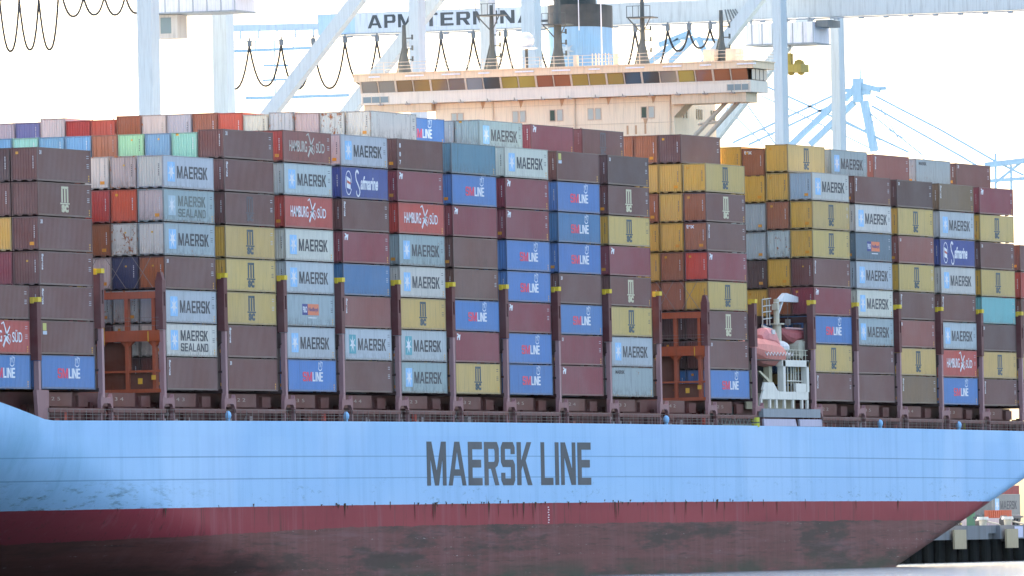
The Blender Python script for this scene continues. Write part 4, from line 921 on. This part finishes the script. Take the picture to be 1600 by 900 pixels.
for x, y, w_, h_, c_, lab in ((418.5, 50.2, 2.4, .7, (.10, .09, .08), 'low dark winch box on the quay edge near the stern'), (430.3, 50.6, 1.8, .9, (.16, .13, .10), 'brown gear box between the two bollards'), (439.5, 50.4, 1.6, 1.2, (.09, .085, .08), 'dark gear box right of the notice board')):
    f = thing('gear_box', lab, 'box', (x, y, QZ+.02), 'small gear on the quay')
    m_ = MB(); m_.box(0, 0, 0, w_, .8, h_*.7); m_.prism([(0, h_*.7), (w_*.9, h_*.7), (w_*.6, h_), (w_*.2, h_)], 1, .1, .7); link('body', m_.mesh('body'), MS, f, c_, 6)
    m_ = MB(); m_.tube((w_*.3, -.1, h_*.5), (w_*.3, .9, h_*.5), .25); link('drum', m_.mesh('drum'), MS, f, (.3, .26, .2), 4)
    m_ = MB(); m_.box(w_*.7, -.12, h_*.2, w_*.95, -.02, h_*.5); link('lamp', m_.mesh('lamp'), MS, f, (.7, .55, .25), 1)
f = thing('quay_trailer', 'grey container with dark block lettering on a trailer on the quay', 'trailer', (523.0, 78.0, QZ))
m_ = MB(); m_.box(0, 0, 1.1, 14.5, 2.4, 1.35); m_.box(0, .2, .6, 14, .4, 1.1); m_.box(0, 2.0, .6, 14, 2.2, 1.1); link('chassis', m_.mesh('chassis'), MS, f, (.1, .1, .1), 2)
for xx in (1.5, 2.8, 11.0, 12.3): m_ = MB(); m_.tube((xx, -.02, .5), (xx, .35, .5), .5, n=14); link('wheel', m_.mesh('wheel'), MDARK, f)
c_ = thing('shipping_container', 'grey star-emblem container riding on the trailer behind the quay barriers', 'container', (524.0, 78.0, QZ+1.36), 'containers standing on the quay')
for nm, ky in (('side_wall', 'side'), ('roof', 'roof'), ('frame', 'frame'), ('end_wall', 'end'), ('end_wall', 'end2')): link(nm, TPL[HC][ky], MP, c_, (.22, .22, .20), 3)  # grey darkened, its shading on the quay put into the colour
for nm, me, lc in LG['maersk']: link(nm, me, ML, c_, lc, 1)
for x, y, z, col, lab in ((598, 105, QZ, (.03, .18, .06), 'bright green container on the quay behind the grey one'), (612, 105, QZ, (.25, .02, .02), 'dark red container on the quay at the right edge'), (598, 105, QZ+2.93, (.03, .18, .06), 'upper green container of the quay stack'), (612, 105, QZ+2.93, (.25, .02, .02), 'upper dark red container of the quay stack')):
    c_ = thing('shipping_container', lab, 'container', (x, y, z), 'containers standing on the quay')
    for nm, ky in (('side_wall', 'side'), ('roof', 'roof'), ('frame', 'frame'), ('end_wall', 'end'), ('end_wall', 'end2')): link(nm, TPL[HC][ky], MP, c_, col, 3)

# ------------------------------------------------------------------ quay cranes
CRW = (.53, .59, .585)
GB, GT = 63.5, 66.0
def loop(m_, x, ya, yb, zt, sag, r_=.12):
    n = 12; pts = []
    for i in range(n+1):
        t = 2*i/n-1; pts.append((x, ya+(yb-ya)*i/n, zt-sag*(1-abs(t)**2.4)))
    m_.path(pts, r_, 5)
def crane(x0, dx, label, trolleyY, boxlen, cables, sign, hook):
    c = thing('quay_crane', label, 'crane', (x0, 64, QZ), 'quay cranes behind the ship')
    LO = Vector((-x0, -64, -QZ))
    def cp(n, m_, col=CRW, wear=2, mat=MS, parent=None):
        return link(n, m_.mesh(n) if isinstance(m_, MB) else m_, mat, parent or c, col, wear, LO if parent is None else (0, 0, 0))
    for xx in (x0, x0+dx):
        m_ = MB(); m_.box(xx, 48.95, QZ+1.8, xx+2.2, 50.0, 66.5); cp('leg', m_)
        m_ = MB(); m_.box(xx, 78.95, QZ+1.8, xx+2.3, 80.6, 66.5); cp('leg', m_)
        m_ = MB(); m_.bar((xx+.8, 49.3, 68.4), (xx+.8, 78.5, 34.8), 1.3, 1.5, up=(1, 0, 0)); cp('brace', m_)
        m_ = MB(); m_.box(xx-.1, 49.5, 19.5, xx+1.5, 78.1, 21.5); cp('portal_beam', m_)
        m_ = MB()
        for yy in (48.6, 79.2):
            for q in (-3, -1, 1, 3): m_.tube((xx+.7+q, yy-.3, QZ+.45), (xx+.7+q, yy+.3, QZ+.45), .45, n=12)
            m_.box(xx-3, yy-.5, QZ+.6, xx+4.4, yy+.5, QZ+1.8)
        cp('bogie', m_, (.25, .27, .3))
    for yy in (48.8, 79.3):
        m_ = MB(); m_.box(x0+1.7, yy-.7, 66.5, x0+dx, yy+.7, 68.6); cp('head_beam', m_); m_ = MB(); m_.box(x0+1.7, yy-.7, QZ+2, x0+dx, yy+.7, QZ+4); cp('sill_beam', m_)
    gx = x0+9.7
    m_ = MB(); m_.box(gx, -28, GB, gx+1.4, 109.4, GT); g = cp('girder', m_, (.56, .60, .58), 5)
    m_ = MB(); m_.box(gx-.25, -28, GB-.25, gx-.05, 109, GB-.1)
    for i in range(46): m_.box(gx-.3, -27+3*i, GB-.4, gx-.0, -26.4+3*i, GB-.1)
    cp('trolley_rail', m_, (.3, .33, .35), 3)
    m_ = MB(); m_.bar((gx+.5, 109.4, GB+1.1), (gx+.5, 122, GB+1.3), .5, .8)
    for q in range(6): m_.tube((gx+.2, 110+2.3*q, GB-.1), (gx+.2, 110+2.3*q, GB+1), .12, n=5)
    cp('backreach_truss', m_, (.5, .62, .72), 2)
    m_ = MB(); m_.tube((gx+.9, -28, GT+1.1), (gx+.9, 109, GT+1.1), .05, n=4)
    for i in range(70): m_.tube((gx+.9, -28+2*i, GT), (gx+.9, -28+2*i, GT+1.1), .04, n=4)
    cp('handrail', m_, (.6, .62, .62), 2)
    # trolley house and driver's cab
    m_ = MB(); m_.box(gx-2.2, trolleyY, GB-3.0, gx+3.8, trolleyY+boxlen, GB-.6); th = cp('trolley_house', m_, (.76, .74, .76), 4)
    m_ = MB(); m_.box(gx-2.3, trolleyY-.1, GB-3.15, gx+3.9, trolleyY+boxlen+.1, GB-3.0)
    for q in (.5, .4*boxlen, boxlen-.6): m_.box(gx-1.8, trolleyY+q, GB-.6, gx-1.5, trolleyY+q+.3, GB-.1)
    for q in range(7): m_.box(gx-2.26, trolleyY-.02+(boxlen/6.6)*q, GB-3.0, gx-2.2, trolleyY+.06+(boxlen/6.6)*q, GB-.6)
    cp('house_frame', m_, (.30, .33, .33), 6)
    m_ = MB(); m_.box(gx-1.5, trolleyY-1.6, GB-1.2, gx+3, trolleyY-.1, GB-.4); 
    for q in range(5): m_.tube((gx-1.2, trolleyY+boxlen+.4+.5*q, GB-.5), (gx-1.2, trolleyY+boxlen+1.6+.3*q, GB+1.2), .1, n=5)
    cp('trolley_gear', m_, (.16, .18, .18), 6)
    if not hook:
        m_ = MB(); m_.box(gx-1.5, trolleyY+boxlen-3.6, GB-5.7, gx+1.4, trolleyY+boxlen-.8, GB-3.2); cb = cp('driver_cab', m_, (.60, .54, .46), 4)
        m_ = MB(); m_.box(gx-1.53, trolleyY+boxlen-2.9, GB-5.2, gx-1.5, trolleyY+boxlen-1.7, GB-3.5); cp('window', m_, (.2, .25, .25), 0, MGL, cb)
    else:
        m_ = MB(); m_.box(gx-1, trolleyY+2.0, GB-6.3, gx+2, trolleyY+4.0, GB-5.4); m_.box(gx-.3, trolleyY+3.4, GB-5.5, gx+.5, trolleyY+4.0, GB-4.1); m_.tube((gx, trolleyY+2.6, GB-5.4), (gx+.6, trolleyY+2.6, GB-5.4), .6); m_.tube((gx, trolleyY+2.4, GB-6.3), (gx+.6, trolleyY+2.4, GB-6.3), .35); m_.tube((gx, trolleyY+3.6, GB-6.3), (gx+.6, trolleyY+3.6, GB-6.3), .35)
        cp('hook_block', m_, (.42, .30, .05), 4)
        m_ = MB()
        for q in (0, .5): m_.tube((gx+q, trolleyY+3.7, GB-4.1), (gx+q, trolleyY+3.7, GB-3.1), .05, n=4)
        cp('hoist_rope', m_, (.2, .2, .2), 2)
    for (y0_, y1_, st, sag) in cables:
        n = int(round((y1_-y0_)/st))
        m_ = MB()
        for i in range(n):
            h_ = MB()
            a = y0_+st*i; s_ = sag*random.uniform(.92, 1.05)
            loop(m_, gx-.9, a, a+st, GB-.9, s_); loop(m_, gx-.75, a+.08, a+st+.06, GB-.95, s_*.985)
            h_.box(gx-1.1, a-.18, GB-1.0, gx-.5, a+.18, GB-.3); h_.tube((gx-.8, a, GB-.3), (gx-.8, a, GB), .1, n=5); cp('festoon_hanger', h_, (.16, .18, .19), 2)
        cp('festoon_cable', m_, (.03, .03, .03), 0)
    if sign:
        m_ = MB(); m_.box(gx-.06, 81.0, GB+.1, gx-.02, 109.3, GT-.12); cp('sign_board', m_, (.64, .69, .72), 2)
        m_ = MB(); m_.box(gx-.065, 98.2+6.5, GB+.1, gx-.055, 109.3, GT-.12)
        cp('sign_blue_end', m_, (.45, .64, .80), 1)
        for tx, ya, yb in (('APM', 103.1, 97.4), ('TERMINALS', 96.0, 78.6)):
            me = flat_curve(block(tx, ya-yb, 1.55, .22), .02); upright(me, 'X', gx-.09, 1, ya, GB+.62); cp('lettering', me, (.06, .075, .08), 1, ML)
crane(229.3, 22.1, 'white quay crane at left with trolley house and driver cab overhead', 72.3, 10.5, [(93.0, 104.25, 2.25, 5.3), (82.9, 92.5, 2.4, 2.1)], False, False)
crane(351.3, 21.5, 'white quay crane at right whose long girder carries dark lettering', 47.5, 8.2, [(65.7, 121.7, 4.0, 5.2), (57.9, 65.7, 2.6, 2.4)], True, True)


# ------------------------------------------------------------------ far cranes
FC = (.34, .52, .62)  # pale blue puts the distance haze into the crane colour
def far_crane(name_label, segs, base, extra=None):
    x0 = segs[0][2][0][0]; c = thing('distant_crane', name_label, 'crane', base)
    LO = -Vector(base)
    for nm, w, pts in segs:
        m_ = MB()
        for a, b_ in zip(pts[:-1], pts[1:]): m_.bar(a, b_, w*.8, w*.8, up=(1, 0, 0))
        link(nm, m_.mesh(nm), MS, c, FC, 0, LO)
FAR = [('apex_platform', 1.1, [(1700.0, 474.9, 111.1), (1700.0, 464.9, 111.3)]), ('apex_tower', 2.6, [(1700.0, 471.8, 113.9), (1700.0, 471.9, 108.1)]), ('mast_leg', 2.2, [(1700.0, 470.4, 108.4), (1700.0, 468.1, 96.3)]), ('brace', 1.7, [(1700.0, 475.6, 109.8), (1700.0, 489.0, 98.5)]), ('brace', 1.7, [(1700.0, 472.9, 108.2), (1700.0, 484.2, 98.4)]), ('stay', 0.62, [(1700.0, 467.5, 109.5), (1700.0, 451.4, 100.9), (1700.0, 437.8, 92.9), (1700.0, 430.9, 89.4)]), ('stay', 0.62, [(1700.0, 468.5, 107.2), (1700.0, 446.7, 94.6), (1700.0, 439.6, 90.3)]), ('stay', 0.42, [(1700.0, 471.3, 107.3), (1700.0, 456.0, 95.0)]), ('stay', 0.62, [(1700.0, 477.6, 110.2), (1700.0, 503.7, 99.5)]), ('stay', 0.62, [(1700.0, 477.7, 108.0), (1700.0, 499.7, 98.9)]), ('stay', 0.62, [(1700.0, 495.3, 112.9), (1700.0, 478.6, 105.0), (1700.0, 459.5, 95.8)]), ('stay', 0.42, [(1700.0, 496.2, 110.5), (1700.0, 467.5, 96.3)]), ('stay', 0.42, [(1700.0, 499.8, 108.3), (1700.0, 492.9, 98.7)]), ('stay', 0.42, [(1700.0, 505.2, 108.0), (1700.0, 496.1, 98.8)])]
FAR += [('apex_head', 1.6, [(1700.0, 475.2, 108.9), (1700.0, 471.9, 112.4), (1700.0, 466.3, 110.9)]), ('apex_head', 1.5, [(1700.0, 474.6, 110.6), (1700.0, 468.8, 110.4)]), ('apex_mast', .35, [(1700.0, 471.2, 113), (1700.0, 471.2, 116.2)]), ('apex_mast', .3, [(1700.0, 473.4, 111), (1700.0, 473.4, 114.4)]),
 ('stay', .3, [(1700.0, 466.2, 106.5), (1700.0, 461.7, 98.6), (1700.0, 455.0, 93.5)]), ('stay', .3, [(1700.0, 469.8, 104.2), (1700.0, 459.8, 98.8)]), ('stay', .35, [(1700.0, 488.0, 110.5), (1700.0, 466.0, 99.0)]), ('stay', .3, [(1700.0, 503.0, 106), (1700.0, 487.0, 97.5)]), ('mast_cap', .5, [(1700.0, 470.5, 101.6), (1700.0, 466.5, 98.9)])]
far_crane('pale blue distant crane with spreading stays behind the right-hand stacks', FAR, (1700, 500, 4))
FAR2 = [('brace', 1.3, [(1300.0, 388.2, 101.4), (1300.0, 381.6, 105.8)]), ('brace', 1.3, [(1300.0, 384.0, 101.2), (1300.0, 378.4, 106.2)]), ('brace', 0.8, [(1300.0, 381.6, 106.1), (1300.0, 373.6, 105.5)]), ('brace', 1.3, [(1300.0, 377.7, 106.2), (1300.0, 375.1, 100.9)]), ('brace', 1.3, [(1300.0, 386.0, 104.9), (1300.0, 379.1, 107.3)])]
far_crane('blue lattice top of a crane seen behind the bridge roof masts', FAR2, (1300, 400, 4))
FAR3 = [('girder', 1.6, [(1700.0, 440.4, 92.1), (1700.0, 429.2, 93.0)]), ('girder', 1.0, [(1700.0, 439.7, 88.3), (1700.0, 429.3, 88.7)]), ('post', 0.6, [(1700.0, 437.8, 94.8), (1700.0, 438.1, 81.0)]), ('post', 0.6, [(1700.0, 434.0, 91.9), (1700.0, 434.2, 80.9)]), ('brace', 0.7, [(1700.0, 437.9, 87.9), (1700.0, 430.8, 93.0)])]
far_crane('pale blue distant crane girder and posts at the right edge', FAR3, (1700, 470, 4))


far_crane('faint distant crane walkways left of the bridge behind the festoon cables', [
 ('walkway', .55, [(700, 250.1, 78.2), (700, 236.8, 78.3)]), ('walkway', .4, [(700, 244.8, 75.9), (700, 240.9, 75.8)]), ('walkway', .4, [(700, 245, 73.7), (700, 240.7, 73.7)]), ('walkway', .6, [(700, 247.7, 71.1), (700, 231.3, 71.0)]),
 ('post', .2, [(700, 249, 78.2), (700, 249, 79.6)]), ('post', .2, [(700, 246, 78.2), (700, 246, 79.6)]), ('post', .2, [(700, 243, 71), (700, 243, 79.6)]), ('post', .2, [(700, 240, 78.2), (700, 240, 79.6)]), ('handrail', .15, [(700, 250, 79.6), (700, 237, 79.6)])], (700, 240, 4))

# ------------------------------------------------------------------ air
m = bpy.data.materials.new('haze'); m.use_nodes = True; t = m.node_tree; t.nodes.clear()
pv = t.nodes.new('ShaderNodeVolumePrincipled'); pv.inputs['Color'].default_value = (.82, .91, 1, 1); pv.inputs['Density'].default_value = HAZE; pv.inputs['Anisotropy'].default_value = .2
mo = t.nodes.new('ShaderNodeOutputMaterial'); t.links.new(pv.outputs[0], mo.inputs['Volume'])
m_ = MB(); m_.box(-1000, -420, -3, 1900, 1200, 130); hzo = link('haze', m_.mesh('haze', [m])); hzo['kind'] = 'stuff'
